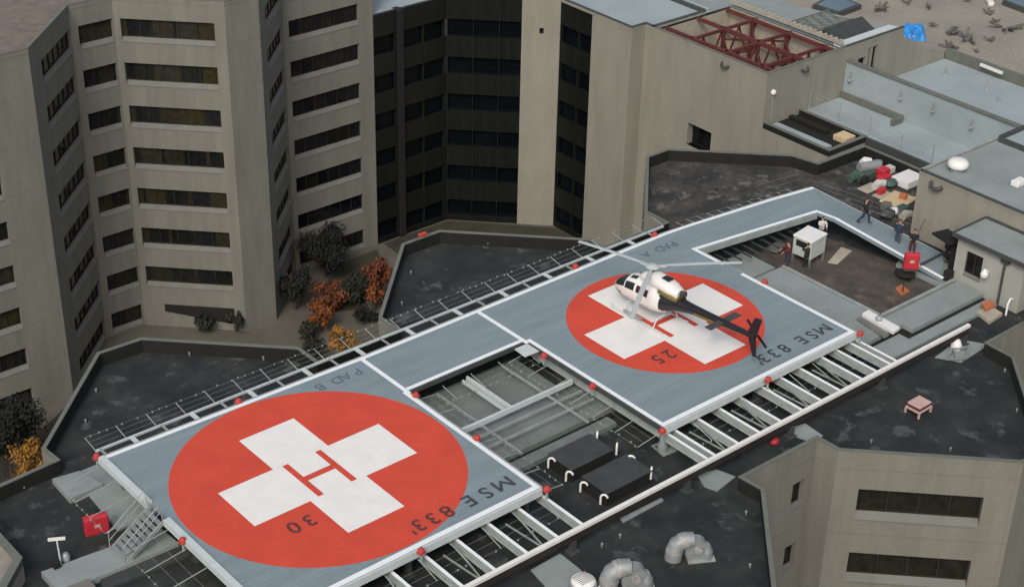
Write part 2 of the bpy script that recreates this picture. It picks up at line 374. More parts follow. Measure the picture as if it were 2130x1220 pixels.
# ================================================================== SETTING: ground
g = MB(); g.add([(-1500,-1500,ZG-.3),(1500,-1500,ZG-.3),(1500,1500,ZG-.3),(-1500,1500,ZG-.3)], [(0,1,2,3)])
tag(g.build('ground', M['ground']), kind='structure')
g = MB(); g.add([(-40,5,ZG),(90,5,ZG),(90,76,ZG),(-40,76,ZG)], [(0,1,2,3)])
tag(g.build('courtyard_paving', M['paving']), kind='structure')
for k, poly in enumerate(([(43,66),(50,73.3),(56,73.3),(53,68),(47,64)], [(14,50),(26,58),(30,66),(22,70),(8,62)], [(33,46),(44,54),(54,62),(62,68),(66,60),(50,46)], [(-14,50),(6,58),(8,64),(-10,64)], [(56,52),(75,52),(75,65),(66.4,74),(57.5,74)])):  # last outline: dark ground added to blacken the foot of the glass block
    tag(MB().prism(poly, ZG-.05, ZG+.12).build('planting_bed', M['soil']), kind='structure')
# ================================================================== podium building carrying the helipad
OUT = [(-30,-21),(11.2,-21),(17.8,-14.1),(17.7,-12.75),(23.4,-12.8),(23.45,-14.25),(30.3,-21.1),(32.2,-21.1),(38.9,-14.45),(39.0,-12.6),(60,-12.5),(60,0),(55.2,0),
       (55.2,10.1),(50.1,10.2),(49.7,12.2),(43.2,18.55),(41,18.55),(34.8,12.3),(34.8,10.3),(29.2,10.3),(29.2,11.65),(22.2,18.65),(19.1,18.65),(12.4,12.0),(12.4,10.2),
       (6.8,10.2),(6.8,12.1),(0.2,18.65),(-2.6,18.75),(-9.4,11.95),(-9.3,10.65),(-12.5,10.4),(-30,10.4)]
pod = thing('hospital_podium', 'hospital wing with dark flat roof lobes carrying the helipad', 'building', (15, 0, ZG))
roofm = MB(); roofm.add([(x, y, ZR) for x, y in OUT], [tuple(range(len(OUT)))])
rf = roofm.build('roof', M['darkroof'], pod)
wall = MB()
WINS = {4: [(4.15, 5.1, -5.0, -3.4), (4.15, 5.1, -5.0-ST, -3.4-ST), (4.15, 5.1, -5.0-2*ST, -3.4-2*ST)],
        6: [(1.35, 8.0, -5.05-k*ST, -3.45-k*ST) for k in range(4)]}
for i in range(len(OUT)):
    P, Q = OUT[i-1], OUT[i]; wn = WINS.get(i, [])
    if i == 4: wn = [(x0-.0, x1, a, b) for x0, x1, a, b in wn]
    facade(pod, wall, P, Q, ZG, -1.065, wn, M['glassP'], nm=4 if i == 6 else 1, recess=.4, sill=.38 if i == 6 else 0.02)
wall.build('wall', M['concrete'], pod)
parapet(pod, OUT+[OUT[0]], -1.0, 1.0, wdt=.17, out=-.01)
# mottled worn patch of roof (north-east lobe)
MB().prism([(34.95,10.5),(34.95,12.2),(41.1,18.3),(43.1,18.3),(49.4,12.1),(49.8,10),(54.9,9.8),(54.9,.3),(46.5,.3),(44.5,6.5),(41,7.0),(34.9,7.3)], ZR-.02, ZR+.015).build('worn_roof_surface', M['greyroof'], pod)
# bottom-left raised roof with pale top
rr = MB().prism([(-14.4,9),(-14.4,3.7),(-16.6,1.5),(-30,1.5),(-30,9)], ZR, -.62).build('raised_roof', M['tan'], pod)
parapet(pod, [(-30,1.5),(-16.6,1.5),(-14.4,3.7),(-14.4,9),(-30,9)], -.5, .5, wdt=.35, coping=M['coping'], inner=M['coping'])

# platforms: pale grey membrane walkways laid on the dark roof
def plate(pts, z0, z1, m, name='roof_platform', edge=True):
    o = MB().prism(pts, z0, z1).build(name, m, pod)
    return o
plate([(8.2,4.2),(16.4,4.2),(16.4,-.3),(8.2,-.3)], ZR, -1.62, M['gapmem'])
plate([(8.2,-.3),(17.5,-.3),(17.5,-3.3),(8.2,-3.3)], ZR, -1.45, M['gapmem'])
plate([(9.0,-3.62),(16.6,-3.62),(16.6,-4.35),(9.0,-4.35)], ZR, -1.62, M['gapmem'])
MB().prism([(8.6,-3.3),(17.2,-3.3),(17.2,-3.62),(8.6,-3.62)], ZR, -1.75).build('roof_gutter', M['membrane'], pod)
# east roof: grey L round the brown sunken roof
plate([(32.6,1.9),(36.9,1.9),(36.9,-6.35),(44.4,-6.35),(44.4,-8.35),(37.4,-8.35),(37.4,-7.6),(32.6,-7.6)], ZR, -1.5, M['greymem'])
plate([(33.2,-7.95),(36.6,-7.95),(36.6,-8.7),(44.3,-8.7),(44.3,-9.5),(33.2,-9.5)], ZR, -1.7, M['greymem'])
plate([(33.5,-9.8),(37,-9.8),(37,-10.3),(33.5,-10.3)], ZR, -1.72, M['greymem'])
MB().prism([(32.6,-7.6),(37.4,-7.6),(37.4,-8.35),(44.4,-8.35),(44.4,-8.7),(36.6,-8.7),(36.6,-7.95),(32.6,-7.95)], ZR, -1.78).build('roof_gutter', M['membrane'], pod)
MB().prism([(37.25,4.6),(42.8,4.6),(44.4,-5.9),(37.25,-5.9)], ZR, -1.86).build('sunken_brown_roof', M['brownroof'], pod)
cb = MB()
cb.obox((37.1,1.9,-1.42),(37.1,-6.1,-1.42),.22,.5); cb.obox((37.0,-6.12,-1.42),(44.4,-6.12,-1.42),.22,.5)
cb.build('roof_kerb', M['steelg'], pod)
plate([(33,5.0),(36.9,5.0),(36.9,2.3),(33,2.3)], ZR, -1.7, M['greymem'])
plate([at(*q,-1.8)[:2] for q in ((1722,545),(1750,513),(1772,521),(1742,548))], ZR, -1.8, M['ply2'], 'roof_patch')
# stair landing strip at the west end
plate([at(*q,-1.55)[:2] for q in ((85,1188),(335,1098),(372,1128),(125,1232))], ZR, -1.55, M['greymem'])
plate([at(*q,-1.6)[:2] for q in ((108,995),(165,978),(215,1005),(183,1020),(145,1037))], ZR, -1.6, M['greymem'])
plate([at(*q,-1.75)[:2] for q in ((150,985),(210,960),(330,1060),(245,1100))], ZR, -1.78, M['greymem'])
plate([at(*q,-1.7)[:2] for q in ((200,1180),(440,1100),(470,1120),(215,1225))], ZR, -1.75, M['blackp'])
plate([at(*q,-1.6)[:2] for q in ((140,1222),(185,1205),(215,1240),(150,1240))], ZR, -1.5, M['sill'])
# concrete pads under the columns
for pts in ([(1450,985),(1490,975),(1530,990),(1492,1020),(1465,1010)], [(1645,888),(1675,880),(1712,905),(1690,918),(1650,905)], [(1945,742),(1995,705),(2057,716),(2000,752)],
            [(1104,1184),(1165,1150),(1200,1177),(1250,1222),(1150,1235)], [(1355,925),(1385,915),(1410,935),(1380,948)]):
    plate([at(*q,-1.84)[:2] for q in pts], ZR, -1.84, M['greymem'], 'column_pad')
plate([at(*q,-1.84)[:2] for q in ((1290,1078),(1375,1035),(1380,1040),(1296,1085))], ZR, -1.8, M['steelg'], 'roof_strip')

# ================================================================== helipad deck
dk = thing('helipad_deck', 'blue grey rooftop deck with two red landing circles and white crosses', 'helipad', (12, 0, -.25))
XT = 45.05
DP = [(-7.85,-7.9),(7.95,-7.9),(7.95,3.3),(16.55,3.3),(16.55,-7.9),(32.3,-7.9),(32.3,5.0),(42.35,3.75),(42.55,2.42),(XT,6.5),(41.2,7.05),(34.2,7.78),(32.2,7.9),(16.5,7.72),(7.95,7.65),(-7.85,8.0)]
MB().prism(DP, -.25, 0).build('deck_surface', M['deck'], dk)
# ramp down to the roof
r0 = at(1962,528,-1.35); r1 = at(1960,580,-1.35)
rp = MB().add([(42.55,2.42,0),(XT,6.5,0),tuple(r0),tuple(r1),(42.55,2.42,-.25),(XT,6.5,-.25),(r0.x,r0.y,-1.6),(r1.x,r1.y,-1.6)], [(0,3,2,1),(4,5,6,7),(1,2,6,5),(0,4,7,3),(3,7,6,2),(0,1,5,4)])
rp.build('ramp', M['deck'], dk)
plate([(43.4,-2.3),(46.6,-1.2),(46.6,-6.0),(43.4,-6.0)], ZR, -1.62, M['greymem'])
def circle(cx, cyy, r, z, name):
    vs = [(cx+r*math.cos(2*math.pi*k/128), cyy+r*math.sin(2*math.pi*k/128), z) for k in range(128)]
    return MB().add(vs, [tuple(range(128))]).build(name, M['red'], dk)
def cross(cx, cyy, z):
    a, L = 1.68, 4.9
    pts = [(-a,-L),(a,-L),(a,-a),(L,-a),(L,a),(a,a),(a,L),(-a,L),(-a,a),(-L,a),(-L,-a),(-a,-a)]
    c = MB().add([(cx+x, cyy+y, z) for x, y in pts], [tuple(range(12))]).build('cross', M['white'], dk)
    h = MB(); t = .17
    hp = [(-1.0-t,-1.62),(-1.0+t,-1.62),(-1.0+t,-t-.03),(1.0-t,-t-.03),(1.0-t,-1.62),(1.0+t,-1.62),(1.0+t,1.62),(1.0-t,1.62),(1.0-t,t+.03),(-1.0+t,t+.03),(-1.0+t,1.62),(-1.0-t,1.62)]
    h.add([(cx+x, cyy+y, z+.004) for x, y in hp], [tuple(range(12))]).build('letter_h', M['red'], dk)
circle(0, 0, 7.5, .004, 'landing_circle'); cross(0, 0, .008)
circle(24.48, 0, 5.84, .004, 'landing_circle'); cross(24.48, 0, .008)
ln = MB()
W_ = .27
strip(ln, [(-7.85,8.0),(7.95,7.65),(16.5,7.72),(32.2,7.9),(34.2,7.78),(41.2,7.05),(XT,6.5)], W_, .006, -1)
strip(ln, [(XT,6.5),(r0.x,r0.y)], W_, [.006, -1.344], -1)
strip(ln, [(7.95,7.4),(7.95,3.0)], W_, .007); strip(ln, [(7.95,3.3),(7.95,-7.9)], W_, .006, -1)
strip(ln, [(16.4,7.5),(16.4,3.0)], W_, .0075); strip(ln, [(16.55,3.3),(16.55,-7.9)], W_, .006, 1)
strip(ln, [(8.1,3.3),(16.3,3.3)], W_, .0065, 1)
strip(ln, [(-7.85,-7.9),(7.95,-7.9)], W_+.05, .0065, 1); strip(ln, [(16.55,-7.9),(32.3,-7.9)], W_+.05, .0065, 1)
strip(ln, [(32.3,-7.9),(32.3,1.05)], W_, .006, 1)
strip(ln, [(32.3,2.6),(32.3,5.0),(42.35,3.75),(42.55,2.42)], W_, .006, 1); strip(ln, [(42.55,2.42),(r1.x,r1.y)], W_, [.006,-1.344], 1)
ln.build('edge_line', M['line'], dk)
# raised white kerb on the west edge, interrupted at the stair
kb = MB(); kb.obox((-7.95,8.0,.09),(-7.95,3.05,.09),.36,.36); kb.obox((-7.95,1.4,.09),(-7.95,-7.95,.09),.36,.36); kb.build('kerb', M['steelw'], dk)
# fascia beams under the deck edges
for a, b in (((-7.85,-7.98),(7.95,-7.98)), ((16.55,-7.98),(32.3,-7.98))): MB().obox((*a,-.006),(*b,-.006),.12,.42).build('fascia', M['steelw'], dk)
fa = MB()
for a, b in (((8.03,3.2),(8.03,-7.9)), ((32.38,-7.9),(32.38,5)), ((32.4,4.92),(42.3,3.68)), ((-7.8,8.1),(7.95,7.75)), ((7.95,7.75),(16.5,7.82)), ((16.5,7.82),(32.2,8.0)), ((32.2,8.0),(41.2,7.15)), ((41.2,7.15),(45,6.6))):
    fa.obox((*a,-.02),(*b,-.02),.1,.4)
fa.build('edge_beam', M['steelg'], dk)
for a, b in (((16.47,3.2),(16.47,-7.9)), ((8.1,3.22),(16.4,3.22))): MB().obox((*a,-.02),(*b,-.02),.1,.24).build('edge_beam', M['steeld'], dk)
PI = math.pi
def padtext(s, xs, yy, size, m, z=.014):
    for ch, x in zip(s, xs):
        if ch == 'M': letter_m(size, 'letter', m, dk, (x, yy, z), PI)
        elif ch != ' ': text_mesh(ch, size, 'letter' if ch.isalpha() else 'digit', m, dk, (x, yy, z), PI)
padtext("MSE", (6.65, 5.5, 4.45), -6.5, 1.26, M['black'])
padtext("833'", (3.05, 2.15, 1.3, .8), (-6.5), 1.26, M['blackred'], .016)
padtext("30", (-2.6,-3.5), -2.9, 1.25, M['blackred'], .016)
padtext("25", (21.95,21.05), -2.85, 1.25, M['blackred'], .016)
padtext("MSE", (31.0, 30.0, 29.1), -6.5, 1.2, M['black'])
padtext("833'", (27.6, 26.7, 25.85, 25.35), -6.5, 1.2, M['black'], .016)
padtext("PAD B", (7.0, 6.2, 5.6, 5.0, 4.5), 6.55, .95, M['faded'])
padtext("PAD A", (31.6, 31.0, 30.4, 29.8, 29.2), 6.5, .95, M['faded'])

# ================================================================== steel frame below the deck
fr = thing('support_frame', 'white steel joists and long cream gutter beam beside and under the deck', 'steel frame', (12, -9, ZR))
def joist(x, y0, y1, z=-.6):
    b = MB(); b.box(x-.085, x+.085, y1, y0, z-.03, z); o = b.build('joist', M['line'], fr)
    b = MB(); b.box(x-.03, x+.03, y1, y0, z-.5, z-.03); b.box(x-.09, x+.07, y1, y0, z-.53, z-.501); b.build('web', M['web'], o)
for x in (-7.2,-5.25,-3.3,-1.35,.6,2.55,4.55,6.5,8.12, 16.95,17.5,19.25,20.9,22.6,24.35,25.9,27.5,29.4,30.7,31.95,32.5): joist(x, 7, -10.85)
gb = MB(); gb.box(-16, 39.2, -11.08, -10.85, -.74, -.56); gb.build('gutter_beam', M['girder'], fr)
gb = MB(); gb.box(-16, 39.1, -11.05, -10.9, -1.2, -.743); gb.build('girder', M['girderside'], fr)
mb = MB(); mb.obox((8.1,-.75,-.6),(16.5,-.75,-.6),.16,.3); mb.obox((12.1,3.2,-.62),(12.1,-.7,-.62),.12,.3); mb.obox((11.8,3.2,-.75),(11.8,-.7,-.75),.1,.2); mb.build('cross_beam', M['steelw'], fr)
def column(x, y, ztop, w=.14):
    b = MB(); b.box(x-w, x+w, y-w, y+w, ZR, ztop); b.box(x-w*2, x+w*2, y-w*2, y+w*2, ZR+.01, ZR+.1); b.build('column', M['steeld'], fr)
for x in (38.9, 31.2, 23.4, 15.4, 7.4, -.4, -8.2): column(x, -10.97, -1.19)
for x in (-7.2, 0, 7.4, 17.1, 24.5, 31.8):
    for y in (-7.4, 0, 7.2): column(x, y, -.3)
for x, y in ((38,5.5),(41.8,5),(33.2,6.2)): column(x, y, -.3)
cb = MB()
for k in range(12): cb.obox((33.3+k*.78, 3.6-.1*k, -.9),(33.3+k*.78, 9.3-.2*k,-.9),.07,.12)
cb.build('walkway_rib', M['steeld'], fr)
cb = MB()
for y in (-1.6,-2.6): cb.obox((8.1,y,-.85),(16.45,y,-.85),.09,.14)
for x in (9.9,14.6): cb.obox((x,3.1,-.8),(x,-4.2,-.8),.08,.12)
cb.build('secondary_beam', M['steelg'], fr)
for x in (-6.2,-2.4,1.6,5.5,18.4,21.7,25.1,28.4):
    MB().obox((x,-8.1,-.95),(x+.35,-10.4,-1.1),.06,.08).build('strut', M['steelg'], fr); MB().obox((x+.8,-8.1,-.9),(x+.45,-10.4,-1.1),.06,.08).build('strut', M['steelg'], fr)

# ================================================================== safety nets
def net(name, label, a, b, outd, length, z0, z1, rail=None, step=1.85, wire=3, postm='steelg', clips=True, bracket=False):
    a = Vector((a[0], a[1])); b = Vector((b[0], b[1])); d = (b-a); L = d.length; d.normalize(); o = Vector(outd).normalized()
    c0 = a+(b-a)/2; t = thing(name, label, 'safety net', (c0.x, c0.y, z0), 'safety nets round the deck edges')
    n = max(1, round(L/step))
    if rail is not None:
        r = MB(); p = a+o*rail; q = b+o*rail; r.obox((p.x,p.y,z0+.02),(q.x,q.y,z0+.02),.11,.12); r.build('rail', M['steelw'], t)
    for i in range(n+1):
        p = a+d*(L*i/n); e = p+o*length; s = p+o*(rail or 0)
        m = MB(); m.tube([(s.x,s.y,z0),(e.x,e.y,z1)], .026, 5); m.build('outrigger', M[postm], t)
        if bracket and i < n:
            p2 = p+d*.25; e2 = p2+o*(rail); m = MB(); m.obox((p2.x,p2.y,z0+.05),(e2.x,e2.y,z0+.03),.26 if i % 2 else .12,.06); m.build('bracket', M['steelw' if i % 2 else 'steelg'], t)
    wr = MB()
    for k in range(1, wire+1):
        f = k/wire; s0 = a+o*((rail or 0)+(length-(rail or 0))*f); s1 = b+o*((rail or 0)+(length-(rail or 0))*f); zz = z0+(z1-z0)*f
        wr.tube([(s0.x,s0.y,zz),(s1.x,s1.y,zz)], .0055, 4)
    wr.build('cable', M['steelg'], t)
    if clips:
        cl = MB(); k = .3
        while k < L:
            p = a+d*k+o*(length+random.uniform(-.06,.06)); cl.box(p.x-.032,p.x+.032,p.y-.032,p.y+.032,z1-.03,z1+.05); k += random.choice((.42,.5,.5,.62,.9))
        tag(cl.build('cable_clip', M['steelg'], t), kind='stuff')
net('safety_net', 'long safety net outriggers and white rail along the far edge of the deck', (-7.7,8.05), (33.3,8.0), (0,1), 2.15, -.3, -.1, rail=1.05, step=1.75, bracket=True)
net('safety_net', 'short net frame beside the nearer pad facing the red cabinet', (-8.05,1.2), (-8.05,-7.9), (-1,0), 2.3, -.45, -.75)
net('safety_net', 'net frame between the stair and the far west corner of the deck', (-8.05,7.9), (-8.05,3.2), (-1,0), 2.3, -.45, -.75)
net('safety_net', 'net frame along the right edge of the nearer pad above the pale roof', (8.1,2.9), (8.1,-7.7), (1,0), 1.5, -.5, -.7)
net('safety_net', 'net frame along the left edge of the pad that holds the helicopter', (16.4,2.9), (16.4,-7.7), (-1,0), 1.5, -.5, -.7)
net('safety_net', 'net frame under the connecting walkway between the two pads', (8.3,3.1), (16.3,3.1), (0,-1), 1.3, -.5, -.7)
net('safety_net', 'net frame on the joists below the near edge of the first pad', (-7.7,-8.1), (7.9,-8.1), (0,-1), 1.45, -.5, -.85)
net('safety_net', 'net frame on the joists below the near edge of the second pad', (16.7,-8.1), (32.2,-8.1), (0,-1), 1.45, -.5, -.85)
net('safety_net', 'net frame off the right edge of the helicopter pad over grey roof', (32.5,1.2), (32.5,-7.8), (1,0), 1.6, -.5, -.7)
net('safety_net', 'net frame left of the upper walkway over the worn roof lobe', (34.6,7.8), (44.2,6.6), (.08,1), 1.5, -.4, -.6, step=.9, clips=False)
# corner net loops with white clips by the vent boxes
# ================================================================== perimeter lights
def plight(px, py, label, z=.0):
    p = at(px, py, z+.12); t = thing('perimeter_light', label, 'edge light', (p.x, p.y, z-.25), 'red perimeter lights round the deck')
    x, y = p.x, p.y
    MB().tube([(x,y,z-.55),(x,y,z-.02)], .07, 8).build('post', M['steelg'], t)
    MB().box(x-.2,x+.2,y-.16,y+.16,z-.06,z+.02).build('bracket', M['redlens'], t, bevel=.02)
    MB().lathe((x,y,z+.02), [(.18,0),(.19,.04),(.17,.12),(.13,.19),(.05,.22),(.01,.22)], 8).build('lens', M['redlens'], t)
for px, py, l in ((201,947,'red light on the far left corner of the nearer pad'),(496,832,'red light on the far edge above the big red circle'),(1197,552,'red light on the far rail left of the rotor blade tip'),
    (1362,486,'red light where the far rail meets the upper walkway'),(1132,737,'red light at the inner corner beside the white square plate'),(865,819,'red light at the inner corner of the nearer pad and walkway'),
    (1233,800,'red light midway on the left edge of the helicopter pad'),(992,908,'red light midway on the right edge of the nearer pad'),(1138,1014,'red light beside the letter M of the nearer pad'),
    (1378,893,'red light on the nearest corner of the helicopter pad'),(1598,787,'red light midway on the near edge of the helicopter pad'),(1790,691,'red light on the right corner of the helicopter pad'),
    (1591,584,'orange red light right of the rotor by the grey roof'),(876,1143,'red light midway on the near edge of the nearer pad'),(380,1121,'red light below the metal stair on the west kerb')):
    plight(px, py, l)
p = at(1093,722,-.02); tag(MB().prism([at(*q,-.05)[:2] for q in ((1070,725),(1105,710),(1128,727),(1092,741))], -.1, -.05).build('access_plate', M['steelw']), 'white square plate at the inner corner beside the helicopter pad', 'plate')

# ================================================================== metal stair
stt = thing('metal_stair', 'galvanised open metal stair climbing from the roof to the nearer pad', 'stair', (-9, 2.2, ZR))
for y in (2.95, 1.5):
    MB().obox((-8.0,y,.02),(-10.3,y,-1.5),.06,.22).build('stringer', M['steelg'], stt)
    rl = MB(); rl.tube([(-8.1,y,0),(-8.2,y,.95),(-10.3,y,-.6),(-10.3,y,-1.5)], .028, 6); rl.tube([(-8.2,y,.5),(-10.3,y,-1.05)], .02, 6); rl.tube([(-9.2,y,-.7),(-9.2,y,.2)], .02, 6)
    rl.build('handrail', M['steelg'], stt)
for k in range(8):
    x = -8.25-.27*k; z = -.18-.18*k; MB().box(x-.13,x+.13,1.53,2.92,z-.03,z).build('tread', M['ductm'], stt)
net('safety_net', 'faint wire net frame round the outer bend of the upper walkway', (41.4,7.1), (45.2,6.6), (.1,1), 1.5, -.2, .3, step=1.3, clips=False, postm='steeld')
net('safety_net', 'wire net rail along the outer edge of the ramp above the clutter', (45.3,6.2), (r0.x+.1, r0.y+2.2), (1,.3), .9, -.7, -.1, step=2.0, clips=False, postm='steeld')
# ================================================================== left tower of the courtyard
tw = thing('ward_tower', 'pale concrete tower with angled bays and long strip windows above the courtyard', 'building', (20, 75, ZG))
TP = [(-40,67.5),(16.6,67.5),(24.0,74.9),(28.3,74.9),(35.6,67.5),(39.2,67.5),(46.1,74.4),(56.9,74.4),(56.9,112),(-40,112)]
def rows(s0, s1, ks, h=1.78, z0=-4.4): return [(s0, s1, z0-h-ST*k, z0-ST*k) for k in ks]
wl = MB()
facade(tw, wl, TP[0], TP[1], ZG, -2.5, rows(49.0, 52.7, range(8)), M['glassL'], nm=3)
facade(tw, wl, TP[1], TP[2], ZG, -2.5, rows(2.55, 10.35, range(8)), M['glassL'], nm=6)
facade(tw, wl, TP[2], TP[3], ZG, -2.5, rows(.75, 4.15, range(8)), M['glassL'], nm=3)
facade(tw, wl, TP[3], TP[4], ZG, -2.5, rows(.6, 9.35, range(7)), M['glassL'], nm=5)
facade(tw, wl, TP[4], TP[5], ZG, -2.5, [], M['glassL'])
facade(tw, wl, TP[5], TP[6], ZG, -2.5, rows(2.4, 9.2, range(8)), M['glassL'], nm=5)
facade(tw, wl, TP[6], TP[7], ZG, -2.5, rows(.6, 9.0, range(8)), M['glassD'], nm=6)
facade(tw, wl, TP[7], TP[8], ZG, -2.5, [], M['glassL'])
wl.build('wall', M['concrete'], tw)
# covered way under the canted bay: flat sheet, its shade put into the colour
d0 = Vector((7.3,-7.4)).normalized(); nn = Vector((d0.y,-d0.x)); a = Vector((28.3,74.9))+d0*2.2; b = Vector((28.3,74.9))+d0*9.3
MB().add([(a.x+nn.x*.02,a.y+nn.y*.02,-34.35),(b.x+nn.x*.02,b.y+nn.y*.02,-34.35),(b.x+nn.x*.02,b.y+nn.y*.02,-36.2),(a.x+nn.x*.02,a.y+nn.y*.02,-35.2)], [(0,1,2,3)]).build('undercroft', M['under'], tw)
MB().add([(x, y, -2.75) for x, y in TP], [tuple(range(len(TP)))]).build('roof', M['gravelL'], tw)
parapet(tw, TP[:8], -2.2, .5, wdt=.3, out=.03, inner=M['concrete'])

# ================================================================== dark glass link and beige block
bb = thing('glass_atrium_block', 'dark bronze glass curtain wall block between the towers', 'building', (68, 75, ZG))
GP = [(56.9,74.4),(66.6,74.4),(73.05,67.95)]
def curtain(P, Q, ztop, skip=0):
    P = Vector(P); Q = Vector(Q); d = (Q-P).normalized(); n = Vector((d.y,-d.x)); L = (Q-P).length
    z = ztop; 
    MB().add([(P.x-n.x*.4,P.y-n.y*.4,ZG),(Q.x-n.x*.4,Q.y-n.y*.4,ZG),(Q.x-n.x*.4,Q.y-n.y*.4,ztop),(P.x-n.x*.4,P.y-n.y*.4,ztop)],[(0,1,2,3)]).build('window_band', M['bandglass'], bb)
    for k in range(9):
        za = -12.85-ST*(k-1); zb = za-2.1   # spandrel between bands
        zt = min(ztop, za+0.0); 
        s0 = za+ST-2.05 if k == 0 else za-2.05
        top = ztop if k == 0 else za-2.05; bot = za if k == 0 else za-ST
        if k == 0: top, bot = ztop, -12.85
        else: top, bot = -12.85-ST*(k-1)-2.0, -12.85-ST*k
        if bot < ZG: bot = ZG
        if top <= bot: continue
        q = MB(); q.add([(P.x,P.y,bot),(Q.x,Q.y,bot),(Q.x,Q.y,top),(P.x,P.y,top),(P.x-n.x*.35,P.y-n.y*.35,bot),(Q.x-n.x*.35,Q.y-n.y*.35,bot),(Q.x-n.x*.35,Q.y-n.y*.35,top),(P.x-n.x*.35,P.y-n.y*.35,top)],
                        [(0,1,2,3),(0,4,5,1),(3,2,6,7),(0,3,7,4),(1,5,6,2)])
        sp = q.build('spandrel_panel', M['spandrel'], bb)
    for i in range(int(L/2.8)+1):
        p = P+d*min(L-.03, i*2.8+.02); m = MB(); m.add([(p.x-d.x*.03+n.x*.03,p.y-d.y*.03+n.y*.03,ZG),(p.x+d.x*.03+n.x*.03,p.y+d.y*.03+n.y*.03,ZG),(p.x+d.x*.03+n.x*.03,p.y+d.y*.03+n.y*.03,ztop),(p.x-d.x*.03+n.x*.03,p.y-d.y*.03+n.y*.03,ztop),
                 (p.x-d.x*.03-n.x*.36,p.y-d.y*.03-n.y*.36,ZG),(p.x+d.x*.03-n.x*.36,p.y+d.y*.03-n.y*.36,ZG),(p.x+d.x*.03-n.x*.36,p.y+d.y*.03-n.y*.36,ztop),(p.x-d.x*.03-n.x*.36,p.y-d.y*.03-n.y*.36,ztop)],
                 [(0,1,2,3),(4,7,6,5),(0,3,7,4),(1,5,6,2),(3,2,6,7)]); m.build('mullion', M['mullion'], bb)
curtain((56.9,74.4), (59.9,74.4), -10.4); curtain((60.6,74.4), (66.6,74.4), -10.4); curtain((66.6,74.4), (72.25,68.75), -10.4)
MB().box(59.9, 60.6, 74.1, 75.2, ZG, -10.4).build('pier', M['soot'], bb)
curtain((75.2,65.8), (75.2,60.95), -10.4)
MB().add([(56.9,74.4,-10.42),(66.6,74.4,-10.42),(73.05,67.95,-10.42),(75.15,65.85,-10.42),(75.15,112,-10.42),(56.9,112,-10.42)],[(0,1,2,3,4,5)]).build('roof', M['lightroof'], bb)
bk = thing('beige_block', 'beige concrete block with white roof and red steel frames in a roof well', 'building', (82, 50, ZG))
wl = MB(); Zb = -10.0
facade(bk, wl, (72.25,68.75), (75.15,65.85), ZG, Zb, [(1.9,2.35,-14.0,-13.4)], M['glassD'], sills=False, nm=1, addwin=True)
facade(bk, wl, (75.15,60.95), (75.15,55.1), ZG, Zb, [], M['glassD'])
facade(bk, wl, (75.15,55.1), (77.1,55.1), ZG, Zb, [], M['glassD'])
facade(bk, wl, (77.1,55.1), (77.1,38.4), ZG, Zb, [(6.9,10.2,-20.9,-18.5)], M['glassD'], sills=False, nm=1, recess=.9)
facade(bk, wl, (77.1,38.4), (77.1,30.1), ZG, -15.6, [], M['glassD'])
facade(bk, wl, (77.1,30.1), (82.6,30.1), ZG, -15.6, [], M['glassD'])
facade(bk, wl, (77.1,38.4), (97.7,38.4), -15.6, Zb, [(13.6,14.8,-13.2,-11.8),(15.1,15.5,-13.4,-11.0),(15.8,16.5,-13.4,-11.0)], M['glassD'], sills=False, nm=1)
wl.add([(97.7,38.4,-15.6),(105.4,38.4,-15.6),(105.4,38.4,-14.2),(103.7,38.4,-13.9),(97.7,38.4,-11.0)], [(0,1,2,3,4)])
wl.add([(97.7,38.4,-11.0),(103.7,38.4,-13.9),(105.4,38.4,-14.2),(105.4,39,-14.2),(103.7,39,-13.9),(97.7,39,-11.0)], [(0,1,4,5),(1,2,3,4)])
wl.add([(97.7,38.4,-14.5),(97.7,39,-14.5),(97.7,39,Zb),(97.7,38.4,Zb)], [(0,1,2,3)])
wl.build('wall', M['concrete2'], bk)
r = MB(); z = Zb-.25
r.add([(75.2,60.95,z),(75.2,55.15,z),(77.15,55.15,z),(77.15,53.9,z),(84.6,53.9,z),(84.6,112,z),(75.2,112,z)], [tuple(range(7))]); r.build('roof', M['lightroof'], bk)
r = MB(); r.add([(88.3,38.5,z+.02),(97.6,38.5,z+.02),(94,50,z+.02),(94,112,z+.02),(84.6,112,z+.02),(84.6,53.9,z+.02),(88.3,53.9,z+.02)], [tuple(range(7))]); r.build('roof', M['greymem'], bk)
parapet(bk, [(75.15,66),(75.15,55.1),(77.1,55.1),(77.1,53.8)], Zb+.05, .4, wdt=.3, out=.03, inner=M['concrete2'], coping=M['steeld'])
parapet(bk, [(84.6,54),(77.1,54)][::-1], Zb+.05, .4, wdt=.3, out=.03, inner=M['concrete2'], coping=M['steeld'])
parapet(bk, [(77.1,53.7),(77.1,38.4),(88.4,38.4)], Zb+.05, .4, wdt=.25, out=.03, inner=M['concrete2'], coping=M['coping'])
parapet(bk, [(88.4,38.4),(97.7,38.4)], Zb+.05, .4, wdt=.25, out=.03, inner=M['concrete2'], coping=M['steeld'])
MB().box(84.5,84.9,54.2,100,z,Zb+.1).build('roof_divider', M['steeld'], bk)
MB().box(85.1,85.6,54.2,100,z,Zb+.02).build('roof_divider', M['lightroof'], bk)
MB().prism([(88.4,38.9),(97.3,38.9),(97.0,39.9),(88.4,39.9)], z, Zb-.05).build('white_gutter', M['steelw'], bk)
